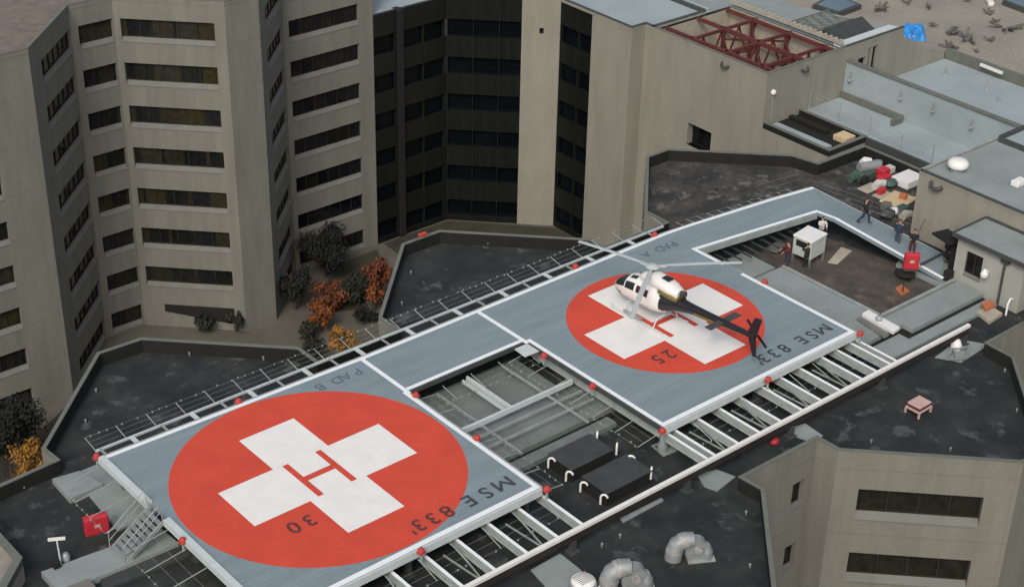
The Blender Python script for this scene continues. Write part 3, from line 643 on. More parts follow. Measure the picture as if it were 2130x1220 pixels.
# the open well: inner walls and floor
wi = MB(); x0,x1,y0,y1,zb_ = 77.35,88.2,38.65,53.7,-15.5
wi.add([(x0,y0,zb_),(x1,y0,zb_),(x1,y1,zb_),(x0,y1,zb_),(x0,y0,Zb-.4),(x1,y0,Zb-.4),(x1,y1,Zb-.4),(x0,y1,Zb-.4)], [(0,1,2,3),(0,4,5,1),(1,5,6,2),(2,6,7,3),(3,7,4,0)])
wi.add([(88.2,38.65,Zb-.4),(88.45,38.65,Zb-.4),(88.45,53.9,Zb-.4),(88.2,53.9,Zb-.4)], [(0,1,2,3)])
wi.build('well_lining', M['ply2'], bk)
ts = thing('roof_well_trusses', 'red oxide steel trusses crossing the open roof well', 'steel frame', (82.7, 46, -15.5))
for y in (40.5, 45.2, 49.9):
    t = MB(); t.obox((77.5,y,-10.3),(88.1,y,-10.3),.28,.28); t.obox((77.5,y,-13.4),(88.1,y,-13.4),.25,.25)
    for k in range(4):
        xa = 77.6+k*2.62; t.obox((xa,y,-10.5),(xa+1.31,y,-13.3),.16,.16); t.obox((xa+1.31,y,-13.3),(xa+2.62,y,-10.5),.16,.16)
    t.build('truss', M['truss'], ts)
for x in (78.6, 83.2, 87.5):
    t = MB(); t.obox((x,38.8,-10.2),(x,53.6,-10.2),.3,.35); t.obox((x,38.8,-12.6),(x,53.6,-12.6),.22,.2); t.build('purlin', M['truss'], ts)
for x in (78.6, 83.2, 87.5):
    for y in (40.5, 45.2, 49.9): MB().box(x-.16,x+.16,y-.16,y+.16,-15.5,-10.2).build('post', M['truss'], ts)
for a, b in (((78.6,40.5),(83.2,45.2)),((83.2,40.5),(78.6,45.2)),((83.2,45.2),(87.5,49.9)),((87.5,45.2),(83.2,49.9)),((83.2,40.5),(87.5,45.2)),((78.6,49.9),(83.2,45.2))):
    MB().obox((*a,-11.2),(*b,-11.4),.18,.18).build('brace', M['truss'], ts)
t = MB(); t.obox((88.35,38.7,-9.55),(88.35,53.8,-9.55),.3,.3)
for k in range(22): t.box(88.15,88.6,38.9+k*.68,39.15+k*.68,-9.55,-9.4)
t.build('rim_beam', M['ply2'], ts)
for x, y, s in ((80,48,1.1),(81.6,43.5,1.4),(85.5,41,1.2),(84.6,50.5,1.0),(79.2,52,.8)):
    b = MB(); b.box(x-s/2,x+s/2,y-s/2,y+s/2,-15.5,-15.5+s); b.tube([(x,y,-15.5+s),(x,y,-15.2+s+.4)],.25,8)
    tag(b.build('air_handler', M['rubble'] if s > 1 else M['whitep']), 'machine in the roof well %s' % {1.1:'under the left trusses',1.4:'in the middle, the largest one',1.2:'near the right rim, dark grey',1.0:'small pale one at the far rim',.8:'smallest pale one in the far left corner'}[s], 'machine')
# roof lattice and dark skylight
sk = thing('lattice_skylight', 'dark sloped skylight with pale lattice bars on the grey upper roof', 'skylight', (91, 42.6, z))
MB().add([(89.2,40.2,z+.05),(95.2,40.2,z+.05),(95.2,42,z+.9),(89.2,42,z+.9),(89.2,42.6,z+.05),(95.2,42.6,z+.05)], [(0,1,2,3),(3,2,5,4),(0,3,4),(1,5,2)]).build('dark_glazing', M['blackp'], sk)
lt = MB()
for k in range(5):
    lt.obox((88.8+k*1.2,43.2,z+.35),(90+k*1.2,46.2,z+.35),.1,.1); lt.obox((90+k*1.2,43.2,z+.35),(88.8+k*1.2,46.2,z+.35),.1,.1)
lt.obox((88.6,43.1,z+.4),(95.2,43.1,z+.4),.12,.12); lt.obox((88.6,46.3,z+.4),(95.2,46.3,z+.4),.12,.12); lt.build('lattice', M['sill'], sk)
# lower roofs
lr = thing('lower_white_roofs', 'low building with long pale membrane roofs at the right', 'building', (94, 20, ZG))
MB().box(82.6, 88.8, -30, 38.35, ZG, -15.35).build('roof', M['lightroof'], lr)
MB().box(88.8, 89.15, -30, 38.35, ZG, -11.6).build('wall', M['lightroof'], lr)
MB().box(89.17, 105.5, -30, 38.35, ZG, -15.3).build('roof', M['lightroof'], lr)
MB().box(88.7, 89.3, -30, 38.3, -11.59, -11.42).build('coping', M['coping'], lr)
MB().box(105.52, 105.9, -30, 38.3, ZG, -14.15).build('parapet', M['coping'], lr)
MB().box(82.3, 82.62, -30, 30.0, -16, -15.1).build('parapet', M['steeld'], lr)
MB().box(88.4, 88.72, 30.6, 38.3, -15.3, -14.7).build('dark_rail', M['coping'], lr)
MB().box(86.9, 88.4, 30.4, 30.75, -15.3, -14.7).build('dark_rail', M['coping'], lr)
# dark skylight box in front
bx = thing('roof_well_box', 'dark recessed roof box with a long pale strip beside the beige wall', 'roof well', (80, 34, -15.6))
MB().box(77.4, 82.5, 30.3, 38.3, -15.62, -15.6).build('floor', M['soot'], bx)
parapet(bx, [(77.1,38.3),(77.1,30.1),(82.6,30.1),(82.6,38.3)], -15.0, .62, wdt=.35, out=.02)
MB().obox((78.2,37.8,-15.2),(78.2,31.0,-15.2),.75,.3).build('pale_strip', M['lightroof'], bx)
MB().obox((80.9,38.2,-15.2),(80.9,33.5,-15.2),.5,.3).build('dark_strip', M['membrane'], bx)
tag(MB().box(80.4,81.9,30.9,32.4,-15.58,-15.05).build('plywood_cover', M['ply'], bevel=.03), 'small plywood cover in the dark roof box', 'board')
# gravel roof beyond
gr = thing('gravel_roof_building', 'low building with a wide tan gravel roof beyond the pale roofs', 'building', (160, 60, ZG))
MB().prism([(97.75,39.05),(105.95,39.05),(105.95,-40),(260,-40),(260,260),(97.75,260)], ZG, -14.45).build('roof', M['tan'], gr)
# fence on the white roof
fc = thing('wire_fence', 'thin wire mesh fence across the pale lower roof', 'fence', (85, 25, -15.3))
fp = [at(*q,-15.3) for q in ((1682,228),(1745,252),(1808,280),(1872,318),(1938,340))]
for p in fp: MB().tube([p, p+Vector((0,0,1.9))], .05, 6).build('post', M['steelg'], fc)
wr = MB()
for h in (.3,.85,1.4,1.85):
    for a, b in zip(fp, fp[1:]): wr.tube([a+Vector((0,0,h)), b+Vector((0,0,h))], .018, 4)
for a, b in zip(fp, fp[1:]):
    for k in range(1, 14): q = a.lerp(b, k/14); wr.tube([q+Vector((0,0,.2)), q+Vector((0,0,1.85))], .008, 3)
wr.build('wire_mesh', M['steelg'], fc)
for i, (px, py, l) in enumerate(((1772,158,'first'),(1877,196,'second'),(1945,222,'third'),(2025,256,'fourth'))):
    p = at(px, py, -12.9); k = (88.78-CAM.x)/(p.x-CAM.x); q = CAM+(p-CAM)*k
    b = MB(); b.tube([(88.8,q.y,q.z-.35),(88.5,q.y,q.z-.35),(88.5,q.y,q.z+.5)], .09, 8); b.lathe((88.5,q.y,q.z-.45), [(.2,0),(.2,.1),(.1,.15)], 10)
    tag(b.build('vent_pipe', M['steelg'], smooth=True), '%s dark vent pipe from the left along the white parapet wall' % l, 'pipe', 'vent pipes on the pale roofs')
for px, py, l in ((1966,156,'nearest the beige wall'),(2052,185,'in the middle'),(2077,210,'lying low near the right edge')):
    p = at(px, py, -15.3); b = MB(); b.tube([p, p+Vector((0,0,.9))], .1, 8); b.lathe(p, [(.25,0),(.25,.08),(.12,.12)], 10)
    tag(b.build('vent_pipe', M['steelg'], smooth=True), 'thin vent pipe on the far pale roof, the one %s' % l, 'pipe', 'vent pipes on the pale roofs')

# ================================================================== penthouse C beside the ramp, and hut
pc = thing('beige_penthouse', 'beige rooftop penthouse with grey roof beside the ramp', 'building', (60, -10, ZR))
wl = MB(); facade(pc, wl, (47.8,0), (47.8,-26), ZR, 2.85, [], M['glassD']); facade(pc, wl, (62,0), (47.8,0), ZR, 2.85, [], M['glassD']); wl.build('wall', M['concrete2'], pc)
MB().add([(47.8,0,2.8),(47.8,-26,2.8),(75,-26,2.8),(75,0,2.8)], [(0,1,2,3)]).build('roof', M['greymem'], pc)
parapet(pc, [(75,0),(47.8,0)], 3.0, .25, wdt=.16, out=.03, inner=M['concrete2'], coping=M['steelg'])
parapet(pc, [(47.8,0),(47.8,-26)], 3.0, .25, wdt=.22, out=.05, inner=M['concrete2'], coping=M['steeld'])
MB().prism([(56.1,-.2),(75,-.2),(75,-26),(56.1,-26)], 2.8, 2.93).build('raised_roof', M['lightroof'], pc)
MB().obox((56.1,-.3,3.15),(56.1,-3.4,3.15),.2,.35).build('kerb', M['steeld'], pc); MB().obox((56.2,-.3,3.2),(75,-.3,3.2),.25,.4).build('kerb', M['steeld'], pc)
df = thing('dome_fan', 'white domed exhaust fan on the grey penthouse roof', 'roof fan', (49.8,-1.5,2.8))
MB().lathe((49.8,-1.5,2.8), [(.45,0),(.45,.35),(.38,.4)], 16).build('base', M['ductm'], df, smooth=True)
MB().lathe((49.8,-1.5,3.2), [(.66,0),(.7,.1),(.68,.3),(.52,.46),(.28,.52),(.02,.54)], 18).build('hood', M['whitep'], df, smooth=True)
p = at(2118,385,2.8); tag(MB().box(p.x-.5,p.x+.5,p.y-.3,p.y+.3,2.82,3.2).build('white_unit', M['whitep'], bevel=.04), 'small white unit at the right border on the penthouse roof', 'roof unit')
hut = thing('stair_hut', 'low white hut with grey flat roof, window and downpipe by the ramp', 'hut', (46.2,-8.5,ZR))
wl = MB(); facade(hut, wl, (44.6,-5.8), (44.6,-10.75), ZR, 1.55, [(.75,2.0,-.75,.75)], M['glassL'], sill=.15, nm=2, recess=.2)
facade(hut, wl, (47.75,-5.8), (44.6,-5.8), ZR, 1.55, [], M['glassD']); facade(hut, wl, (44.6,-10.75), (47.75,-10.75), ZR, 1.55, [], M['glassD']); wl.build('wall', mat('hut_wall_panel', (.33,.345,.31), .7, .06, .8), hut)
MB().box(44.3,47.78,-11.6,-5.6,1.56,1.68).build('roof', M['greymem'], hut); 
ev = MB(); ev.box(44.2,44.33,-11.65,-5.55,1.5,1.75); ev.build('fascia', M['steeld'], hut); MB().box(44.34,47.78,-5.6,-5.48,1.5,1.76).build('fascia', M['steeld'], hut); MB().box(47.6,47.79,-11.6,-5.62,1.69,1.8).build('flashing', M['steeld'], hut)
wf = MB(); wf.tube([(44.5,-9.4,1.5),(44.5,-9.4,-1.9)], .08, 8); wf.build('downpipe', M['steeld'], hut)
MB().box(44.42,44.6,-9.7,-9.1,1.1,1.5).build('pipe_hopper', M['steeld'], hut)
MB().box(44.53,44.597,-8.0,-6.4,-1.0,.95).build('window_surround', M['sill'], hut) if False else None
g2 = MB(); g2.lathe((44.2,-8.3,-.2), [(.22,0),(.25,.2),(.1,.5)], 8); g2.obox((44.6,-8.3,.1),(44.1,-8.3,.1),.1,.1); tag(g2.build('wall_unit', M['whitep']), 'small pale fitting on the hut wall right of the window', 'wall unit')
aw = thing('dark_canopy', 'black canopy over the hut corner at the end of the ramp', 'canopy', (44.6,-5.2,ZR))
MB().obox((44.9,-5.55,.85),(45.3,-3.9,.85),1.3,.12).build('canopy_top', M['soot'], aw); MB().box(45.2,45.6,-5.5,-5.0,-1.62,.8).build('support', M['soot'], aw)
tag(MB().box(44.0,44.5,-6.0,-5.5,-1.62,-.9).build('bin', M['soot'], bevel=.04), 'small black bin at the foot of the hut corner', 'bin')
sm = MB(); q0 = at(1915,551,-.95); q1 = at(1966,524,-1.3); sm.obox(q0+Vector((0,0,.06)), q1+Vector((0,0,.06)), .16, .05); tag(sm.build('threshold_strip', M['steeld']), 'black strip lying across the lower end of the ramp', 'strip')
# wall lamps
def wlamp(px, py, x=None, y=None, l=''):
    d = rgt*((px-1065)/FPX)-upv*((py-610)/FPX)+fwd
    t = (x-CAM.x)/d.x if x is not None else (y-CAM.y)/d.y; p = CAM+d*t
    o = Vector((-1,0,0)) if x is not None else Vector((0,-1,0)); s = Vector((0,1,0)) if x is not None else Vector((1,0,0))
    b = MB(); b.tube([p+s*.45+o*.1+Vector((0,0,.25)), p+s*.3+o*.35, p+o*.42-Vector((0,0,.05)), p-s*.3+o*.35, p-s*.45+o*.1+Vector((0,0,.15))], .13, 8)
    tag(b.build('wall_floodlight', M['steeld'], smooth=True), l, 'wall lamp', 'dark curved lamps on beige walls')
wlamp(1510,137,x=77.1,l='dark curved lamp on the beige wall left of the corner'); wlamp(1672,145,y=38.4,l='dark curved lamp on the beige wall right of the corner'); wlamp(1950,388,x=47.8,l='dark curved lamp on the beige penthouse wall')
ol = thing('globe_lamp', 'white globe lamp on a thin pole at the beige wall corner', 'lamp', (76.9,38,-15.6))
p = at(1602,255,-15.3); MB().tube([p, p+Vector((0,0,3.0))], .05, 6).build('pole', M['steelg'], ol); MB().ico(p+Vector((0,0,3.15)), .3, 2).build('globe', M['whitep'], ol, smooth=True)

# ================================================================== trees and shrubs in the courtyard
def tree(name, label, cat, x, y, h, r, leaf, n=1500, zc=None, group=None, sz=.22, flat=.75):
    t = thing(name, label, cat, (x, y, ZG), group)
    tr = MB(); top = Vector((x+random.uniform(-.4,.4), y+random.uniform(-.4,.4), ZG+h*.75)); tr.tube([(x,y,ZG),(x,y,ZG+h*.3),top], [.2,.15,.04], 7)
    for k in range(7):
        a = k*2.4+random.random(); s = Vector((x,y,ZG+h*(.25+.06*k))); e = s+Vector((math.cos(a)*r*.75, math.sin(a)*r*.75, h*.25)); tr.tube([s, s.lerp(e,.5)+Vector((0,0,.2)), e], [.09,.06,.02], 5)
    tr.build('trunk', M['bark'], t)
    cr = MB(); cl = []
    for k in range(int(11+r*3)):
        a = random.uniform(0, 6.28); q = random.uniform(.15, 1)**.6; zz = random.uniform(-.9, 1)
        rr_ = r*math.sqrt(max(.05, 1-zz*zz*.8))*q*.82
        cl.append((Vector((x+rr_*math.cos(a), y+rr_*math.sin(a), ZG+h*.62+zz*h*.34*flat)), r*random.uniform(.16,.34)))
    for k in range(n):
        c, cr_ = random.choice(cl); v = Vector((random.gauss(0,1), random.gauss(0,1), random.gauss(0,.8))); v = v.normalized()*cr_*random.uniform(.3,1.75)
        p = c+v; nrm = (v.normalized()+Vector((random.gauss(0,.5), random.gauss(0,.5), random.gauss(.3,.5)))).normalized()
        a1 = nrm.orthogonal().normalized()*sz*random.uniform(.5,1.2); a2 = nrm.cross(a1).normalized()*sz*random.uniform(.4,.9)
        cr.add([p-a1, p-a2*.7, p+a1, p+a2*.7], [(0,1,2,3)])
    cr.build('crown', leaf, t)
def treepx(px, py, zc, *a, **k):
    p = at(px, py, ZG+zc); return p.x, p.y
for (px, py, h, r, leaf, nm, lb, n) in (
    (674,520,6,3.0,'leafd','evergreen_tree','broad black green evergreen in front of the lowest windows',6500),
    (612,590,5.5,1.9,'leafd','evergreen_tree','dark evergreen beside the pale tower corner, left of the orange trees',4000),
    (745,600,4,1.7,'leafg','leafy_tree','dull green brown tree between the orange trees',2600),
    (684,612,3.4,1.9,'leafr','maple_tree','rust orange tree in the middle of the courtyard',2200),
    (668,655,3.2,1.6,'leafo','maple_tree','bright orange tree nearest the paved path',1900),
    (790,572,6,1.7,'leafr','maple_tree','tall rust red tree beside the dark roof lobe edge',2400),
    (778,612,3.4,1.1,'leafo','maple_tree','small orange tree below the rust red one',800),
    (712,712,4.5,1.7,'leafy','autumn_tree','yellow orange tree rising behind the deck net',1300),
    (58,968,6,1.7,'leafy','autumn_tree','bright yellow tree at the lower left behind the parapet',1400),
    (12,905,8,3.4,'leafd','evergreen_tree','large dark tree at the left border below the tower',7000),
    (640,690,2.0,1.2,'leafg','shrub','dark clipped shrub beside the orange tree nearest the path',700),
    (765,652,1.8,1.5,'leafd','shrub','low dark shrub under the rust red tree',800),
    (490,665,2.4,1.1,'leafg','shrub','round green shrub at the foot of the canted bay',700),
    (430,660,1.8,1.9,'leafg','shrub','low wide dull shrub in front of the dark undercroft',1500),
    (650,725,2.5,1.4,'leafg','shrub','small dark shrub peeping over the parapet end',500)):
    zc = h*.55; x, y = treepx(px, py, zc)
    tree(nm, lb, 'tree' if 'tree' in nm else 'shrub', x, y, h, r, M[leaf], n)
# ================================================================== helicopter (local frame: +X nose, +Z up, origin on deck under the rotor hub)
hx, hy = 24.1, .95
he = thing('rescue_helicopter', 'white cabin rescue helicopter with black tail boom parked on the far pad', 'helicopter', (hx, hy, .016), rz=R(92.5)); he.scale = (1, 1, 1.07)
def ring(x, zc, hw, hh, n=24, e=2.4, yc=0.0):
    out = []
    for k in range(n):
        a = 2*math.pi*k/n; c, s = math.cos(a), math.sin(a)
        out.append(Vector((x, yc+hw*math.copysign(abs(c)**(2/e), c), zc+hh*math.copysign(abs(s)**(2/e), s))))
    return out
FS = [(2.72,1.06,.10,.10),(2.6,1.08,.32,.22),(2.3,1.15,.56,.40),(1.9,1.26,.72,.58),(1.4,1.38,.83,.72),(.8,1.44,.87,.79),(0,1.44,.87,.80),(-.7,1.42,.84,.76),(-1.2,1.42,.72,.68),(-1.65,1.5,.54,.56),(-2.1,1.6,.38,.42)]
def fstat(x):
    for a, b in zip(FS, FS[1:]):
        if a[0] >= x >= b[0]:
            f = (a[0]-x)/(a[0]-b[0]); return tuple(a[i]+(b[i]-a[i])*f for i in range(4))
MB().loft([ring(*s) for s in FS]).build('fuselage', M['heliw'], he, smooth=True, local=True)
def patch(x0, x1, a0, a1, m, name, off=.012, nx=6, na=6, parent=None):
    """glazing shell following the fuselage skin between stations and angles (degrees, 0 = starboard... 90 = top)"""
    mb = MB(); vs = []
    for i in range(nx+1):
        x = x0+(x1-x0)*i/nx; _, zc, hw, hh = fstat(x)
        for j in range(na+1):
            a = R(a0+(a1-a0)*j/na); c, s = math.cos(a), math.sin(a)
            vs.append(Vector((x, (hw+off)*math.copysign(abs(c)**(2/2.4), c), zc+(hh+off)*math.copysign(abs(s)**(2/2.4), s))))
    fs = [(i*(na+1)+j, (i+1)*(na+1)+j, (i+1)*(na+1)+j+1, i*(na+1)+j+1) for i in range(nx) for j in range(na)]
    return mb.add(vs, fs).build(name, m, parent or he, smooth=True, local=True)
patch(2.68, 1.45, 12, 84, M['heliglass'], 'windshield'); patch(2.68, 1.45, 96, 168, M['heliglass'], 'windshield')
patch(2.55, 1.75, -50, -14, M['heliglass'], 'chin_window'); patch(2.55, 1.75, 194, 230, M['heliglass'], 'chin_window')
patch(1.35, .62, 8, 40, M['heliglass'], 'door_window'); patch(1.35, .62, 140, 172, M['heliglass'], 'door_window')
patch(.45, -.45, 8, 38, M['helired'], 'cabin_window'); patch(.45, -.45, 142, 172, M['helired'], 'cabin_window')
patch(1.25, .75, 60, 80, M['heliglass'], 'roof_window'); patch(1.25, .75, 100, 120, M['heliglass'], 'roof_window')
patch(2.35, -.9, -58, -50, M['helired'], 'side_stripe'); patch(2.35, -.9, 230, 238, M['helired'], 'side_stripe')
# engine cowling
MB().loft([ring(.75,2.25,.25,.08,16),ring(.45,2.38,.48,.28,16),(ring(-.1,2.45,.58,.36,16)),ring(-.9,2.45,.6,.36,16),ring(-1.7,2.35,.54,.34,16),ring(-2.3,2.22,.38,.28,16)]).build('engine_cowling', M['heliw'], he, smooth=True, local=True)
MB().loft([ring(-1.05,2.14,.64,.24,16),ring(-1.9,2.05,.58,.24,16),ring(-2.35,1.98,.42,.22,16)]).build('engine_panel', M['helig'], he, smooth=True, local=True)
MB().loft([ring(-1.2,1.92,.66,.1,16),ring(-2.4,1.85,.44,.12,16)]).build('black_band', M['helik'], he, smooth=True, local=True)
MB().box(-1.5,-.95,-.22,.22,2.78,2.84).build('engine_intake', M['helik'], he, local=True)
MB().tube([(-2.2,0,2.28),(-2.65,0,2.4)], .17, 12).build('exhaust_pipe', M['steeld'], he, local=True, smooth=True)
# tail
MB().loft([ring(-1.25,1.44,.74,.66,18,2.1),ring(-1.7,1.52,.60,.56,18,2.1),ring(-2.3,1.62,.42,.40,18,2.1),ring(-3.2,1.72,.30,.30,18,2),ring(-5.5,1.86,.20,.21,18,2),ring(-7.9,1.98,.12,.14,18,2)]).build('tail_boom', M['helik'], he, smooth=True, local=True)
patch2 = MB()
for s in (1,-1): patch2.obox((-3.6,s*.30,1.76),(-5.6,s*.215,1.86),.02,.16)
patch2.build('gold_line', M['helig'], he, local=True)
def slab(pts, t, axis='y'):
    """flat tapered panel from a side outline, thickness t"""
    n = len(pts); mb = MB()
    if axis == 'y': vs = [(x,-t/2,z) for x,z in pts]+[(x,t/2,z) for x,z in pts]
    else: vs = [(x,y,pts[0][2]-t/2) for x,y,_ in pts]+[(x,y,z+t/2) for x,y,z in pts]
    return mb.add(vs, [tuple(range(n)), tuple(reversed(range(n,2*n)))]+[(i,(i+1)%n,n+(i+1)%n,n+i) for i in range(n)])
slab([(-7.3,2.0),(-7.75,3.1),(-8.25,3.15),(-7.95,1.95)], .09).build('upper_fin', M['helik'], he, local=True, bevel=.02)
slab([(-7.35,1.95),(-7.95,1.9),(-8.1,.85),(-7.85,.8)], .08).build('lower_fin', M['helik'], he, local=True, bevel=.02)
slab([(-5.3,-1.28,1.95),(-5.3,1.28,1.95),(-5.75,1.28,1.95),(-5.8,-1.28,1.95)], .06, 'z').build('stabiliser', M['steeld'], he, local=True, bevel=.01)
MB().tube([(-7.75,0,2.05),(-7.75,-.3,2.05)], .09, 10).build('tail_gearbox', M['chrome'], he, local=True)
for a in (35, 215):
    MB().obox((-7.75+.1*math.cos(R(a)),-.34,2.05+.1*math.sin(R(a))),(-7.75+.93*math.cos(R(a)),-.36,2.05+.93*math.sin(R(a))),.04,.17).build('tail_rotor_blade', M['helik'], he, local=True)
MB().tube([(-7.9,0,.95),(-8.5,0,.75),(-8.6,0,.8)], .03, 6).build('tail_skid', M['helik'], he, local=True)
# mast, hub, blades
MB().tube([(0,0,2.6),(0,0,3.1)], [.16,.10], 12).build('mast', M['steeld'], he, local=True, smooth=True)
hb = MB(); hb.lathe((0,0,3.02), [(.14,-.1),(.36,-.02),(.42,.05),(.30,.16),(.06,.2)], 18)
for k in (103-92.5, 329-92.5, 214-92.5): hb.obox((.2*math.cos(R(k)),.2*math.sin(R(k)),3.12),(.8*math.cos(R(k)),.8*math.sin(R(k)),3.12),.16,.12)
hb.build('rotor_hub', M['blade'], he, local=True, smooth=True)
for k, Ln, dr in ((103-92.5, 5.2, .12), (329-92.5, 5.35, .12), (214-92.5, 5.7, .3)):
    u = Vector((math.cos(R(k)), math.sin(R(k)), 0)); v = Vector((-u.y, u.x, 0)); rings = []
    for i in range(9):
        s = .75+(Ln-.75)*i/8; f = i/8; c = u*s+Vector((0,0,3.1-dr*f*f)); ch = .10 if i == 0 else .155; th = .03
        rings.append([c-v*ch, c-v*ch*.3+Vector((0,0,th)), c+v*ch*.7+Vector((0,0,th*.8)), c+v*ch, c+v*ch*.5-Vector((0,0,th*.4)), c-v*ch*.5-Vector((0,0,th*.5))])
    MB().loft(rings).build('rotor_blade', M['blade'], he, local=True)
for s in (1,-1):
    MB().tube([(2.15,s*1.05,.28),(1.9,s*1.07,.08),(1.6,s*1.08,.05),(-1.9,s*1.08,.05),(-2.1,s*1.08,.09)], .045, 8).build('skid', M['steelw'], he, local=True, smooth=True)
    MB().obox((1.0,s*1.1,.33),(-.4,s*1.1,.33),.22,.04).build('step', M['steelg'], he, local=True)
for x in (1.15,-1.3): MB().tube([(x,1.08,.07),(x,.75,.62),(x,-.75,.62),(x,-1.08,.07)], .04, 8).build('cross_tube', M['steelw'], he, local=True, smooth=True)
text_mesh('H', .01, 'x', M['helik'], he, (0,0,0), 0) if False else None

# ================================================================== people
def limb(mb, pts, rs, n=10):
    # smooth tapered limb through joints
    P = []; Q = []
    for i in range(len(pts)-1):
        for k in range(4):
            f = k/4; P.append(Vector(pts[i]).lerp(Vector(pts[i+1]), f)); Q.append(rs[i]+(rs[i+1]-rs[i])*f)
    P.append(Vector(pts[-1])); Q.append(rs[-1]); mb.tube(P, Q, n)
def person(label, px, py, z, face, pose, top, legs, group=None, hairm='hair', hold=None):
    p = at(px, py, z); t = thing('person', label, 'person', (p.x, p.y, z), group, rz=R(face))   # local +X = facing
    st = {'stand': dict(f=((.04,.11),(-.03,-.12)), kn=((.05,.10),(.0,-.11)), h=((.12,.27,.86),(.08,-.26,.84))),
          'walk': dict(f=((.36,.09),(-.38,-.09)), kn=((.24,.10),(-.08,-.10)), h=((-.24,.26,.92),(.28,-.25,.95))),
          'reach': dict(f=((.08,.14),(-.08,-.14)), kn=((.09,.12),(-.02,-.13)), h=((.48,.16,1.15),(.45,-.18,1.22)))}[pose]
    bm_ = bpy.data.meshes.new('body'); V = []; E_ = []; RR = []
    def add(co_, r, par=None):
        V.append(co_); RR.append(r)
        if par is not None: E_.append((par, len(V)-1))
        return len(V)-1
    pel = add((0,0,.95), .14); wa = add((0,0,1.12), .13, pel); ch = add((.01,0,1.34), .155, wa); nk = add((.0,0,1.50), .06, ch); hd = add((.02,0,1.60), .085, nk); hd2 = add((.025,0,1.70), .085, hd); add((.02,0,1.76), .05, hd2)
    for i, s in enumerate((1,-1)):
        sh = add((0,s*.20,1.42), .07, ch); hx_, hy_, hz_ = st['h'][i]
        el = add((hx_*.35-.04, s*.27, (1.42+hz_)/2-.02), .05, sh); wr_ = add((hx_*.9, hy_*.97, hz_+.03), .034, el); pm = add((hx_+.03, hy_, hz_-.05), .036, wr_)
        hp = add((0,s*.10,.90), .105, pel); kn = add((st['kn'][i][0], st['kn'][i][1], .5), .07, hp); an = add((st['f'][i][0]-.03, st['f'][i][1], .09), .045, kn); toe = add((st['f'][i][0]+.14, st['f'][i][1], .04), .04, an)
    bm_.from_pydata(V, E_, []); o = bpy.data.objects.new('body', bm_); link(o)
    sm_ = o.modifiers.new('s', 'SKIN'); sm_.use_smooth_shade = True
    for i, sv in enumerate(bm_.skin_vertices[0].data): sv.radius = (RR[i], RR[i]*(1.25 if i in (1,2) else 1)); sv.use_root = (i == 0)
    o.modifiers.new('u', 'SUBSURF').levels = 1
    bpy.context.view_layer.update(); me = bpy.data.meshes.new_from_object(o.evaluated_get(bpy.context.evaluated_depsgraph_get()))
    bpy.data.objects.remove(o); bm = bmesh.new(); bm.from_mesh(me)
    # fingers, nose and ears joined to the same body mesh
    def join(pts, rs):
        q = MB().tube(pts, rs, 6); base = [bm.verts.new(v) for v in q.v]
        for f in q.f: bm.faces.new([base[i] for i in f])
    for i, s in enumerate((1,-1)):
        h = Vector(st['h'][i])+Vector((.03,0,-.05))
        for k in range(4):
            r0_ = h+Vector((-.03+.022*k, 0, -.03)); l = (.07,.08,.075,.06)[k]; join([r0_, r0_+Vector((.006,0,-l*.5)), r0_+Vector((.02,-s*.012,-l))], [.010,.009,.007])
        join([h+Vector((.03,0,.01)), h+Vector((.055,-s*.01,-.02)), h+Vector((.06,-s*.015,-.045))], [.011,.010,.008])
        join([(.02,s*.082,1.66),(.015,s*.098,1.64)], [.02,.012])
    join([(.095,0,1.67),(.125,0,1.635)], [.012,.014])
    bm.to_mesh(me); bm.free(); me.materials.clear(); me.materials.append(M['skin']); me.name = 'body'
    b = bpy.data.objects.new('body', me); link(b); b.parent = t; ORG[b.name] = Vector((0,0,0))
    for q_ in me.polygons: q_.use_smooth = True
    j = MB(); j.loft([ring2(0,0,.88,.16,.20),ring2(0,0,1.1,.15,.19),ring2(.01,0,1.3,.165,.225),ring2(.0,0,1.42,.14,.22),ring2(0,0,1.50,.075,.09)])
    for i, s in enumerate((1,-1)):
        hx_, hy_, hz_ = st['h'][i]; limb(j, [(0,s*.19,1.43),(hx_*.35-.04,s*.27,(1.42+hz_)/2-.02),(hx_*.9,hy_*.97,hz_+.03)], [.085,.068,.05])
    j.build('jacket', M[top], t, smooth=True, local=True)
    l = MB(); l.loft([ring2(0,0,.80,.13,.17),ring2(0,0,.95,.15,.19),ring2(0,0,1.02,.14,.18)])
    for i, s in enumerate((1,-1)): limb(l, [(0,s*.10,.90),(*st['kn'][i],.5),(st['f'][i][0]-.03,st['f'][i][1],.08)], [.115,.085,.065])
    l.build('trousers', M[legs], t, smooth=True, local=True)
    for i in range(2):
        fx, fy = st['f'][i]; MB().loft([ring2(fx+.04,fy,.0,.14,.05,12),ring2(fx+.04,fy,.06,.13,.048,12),ring2(fx-.01,fy,.10,.06,.045,12)]).build('shoe', M['soot'], t, smooth=True, local=True)
    hr = MB(); hr.ico((-.012,0,1.715), .1, 2, .02, (1.0,.92,.82)); hr.build('hair', M[hairm], t, smooth=True, local=True)
    if hold == 'bag': MB().box(.1,.35,-.2,.2,1.0,1.3).build('bag', M['clothk'], t, local=True, bevel=.03)
    return t
def ring2(x, y, z, a, b, n=14): return [Vector((x+a*math.cos(2*math.pi*k/n), y+b*math.sin(2*math.pi*k/n), z)) for k in range(n)]
person('person in a dark jacket walking along the edge of the ramp', 1797, 462, -.25, -60, 'walk', 'clothk', 'clothn')
person('person in dark top and blue jeans standing on the ramp', 1866, 507, -.9, 200, 'stand', 'clothn', 'clothj')
person('person in black with hands raised behind the red cabinet', 1896, 527, -1.05, 215, 'reach', 'clothk', 'clothr')
person('person under the black canopy by the hut corner', 1969, 543, -1.45, 170, 'stand', 'clothk', 'clothk')
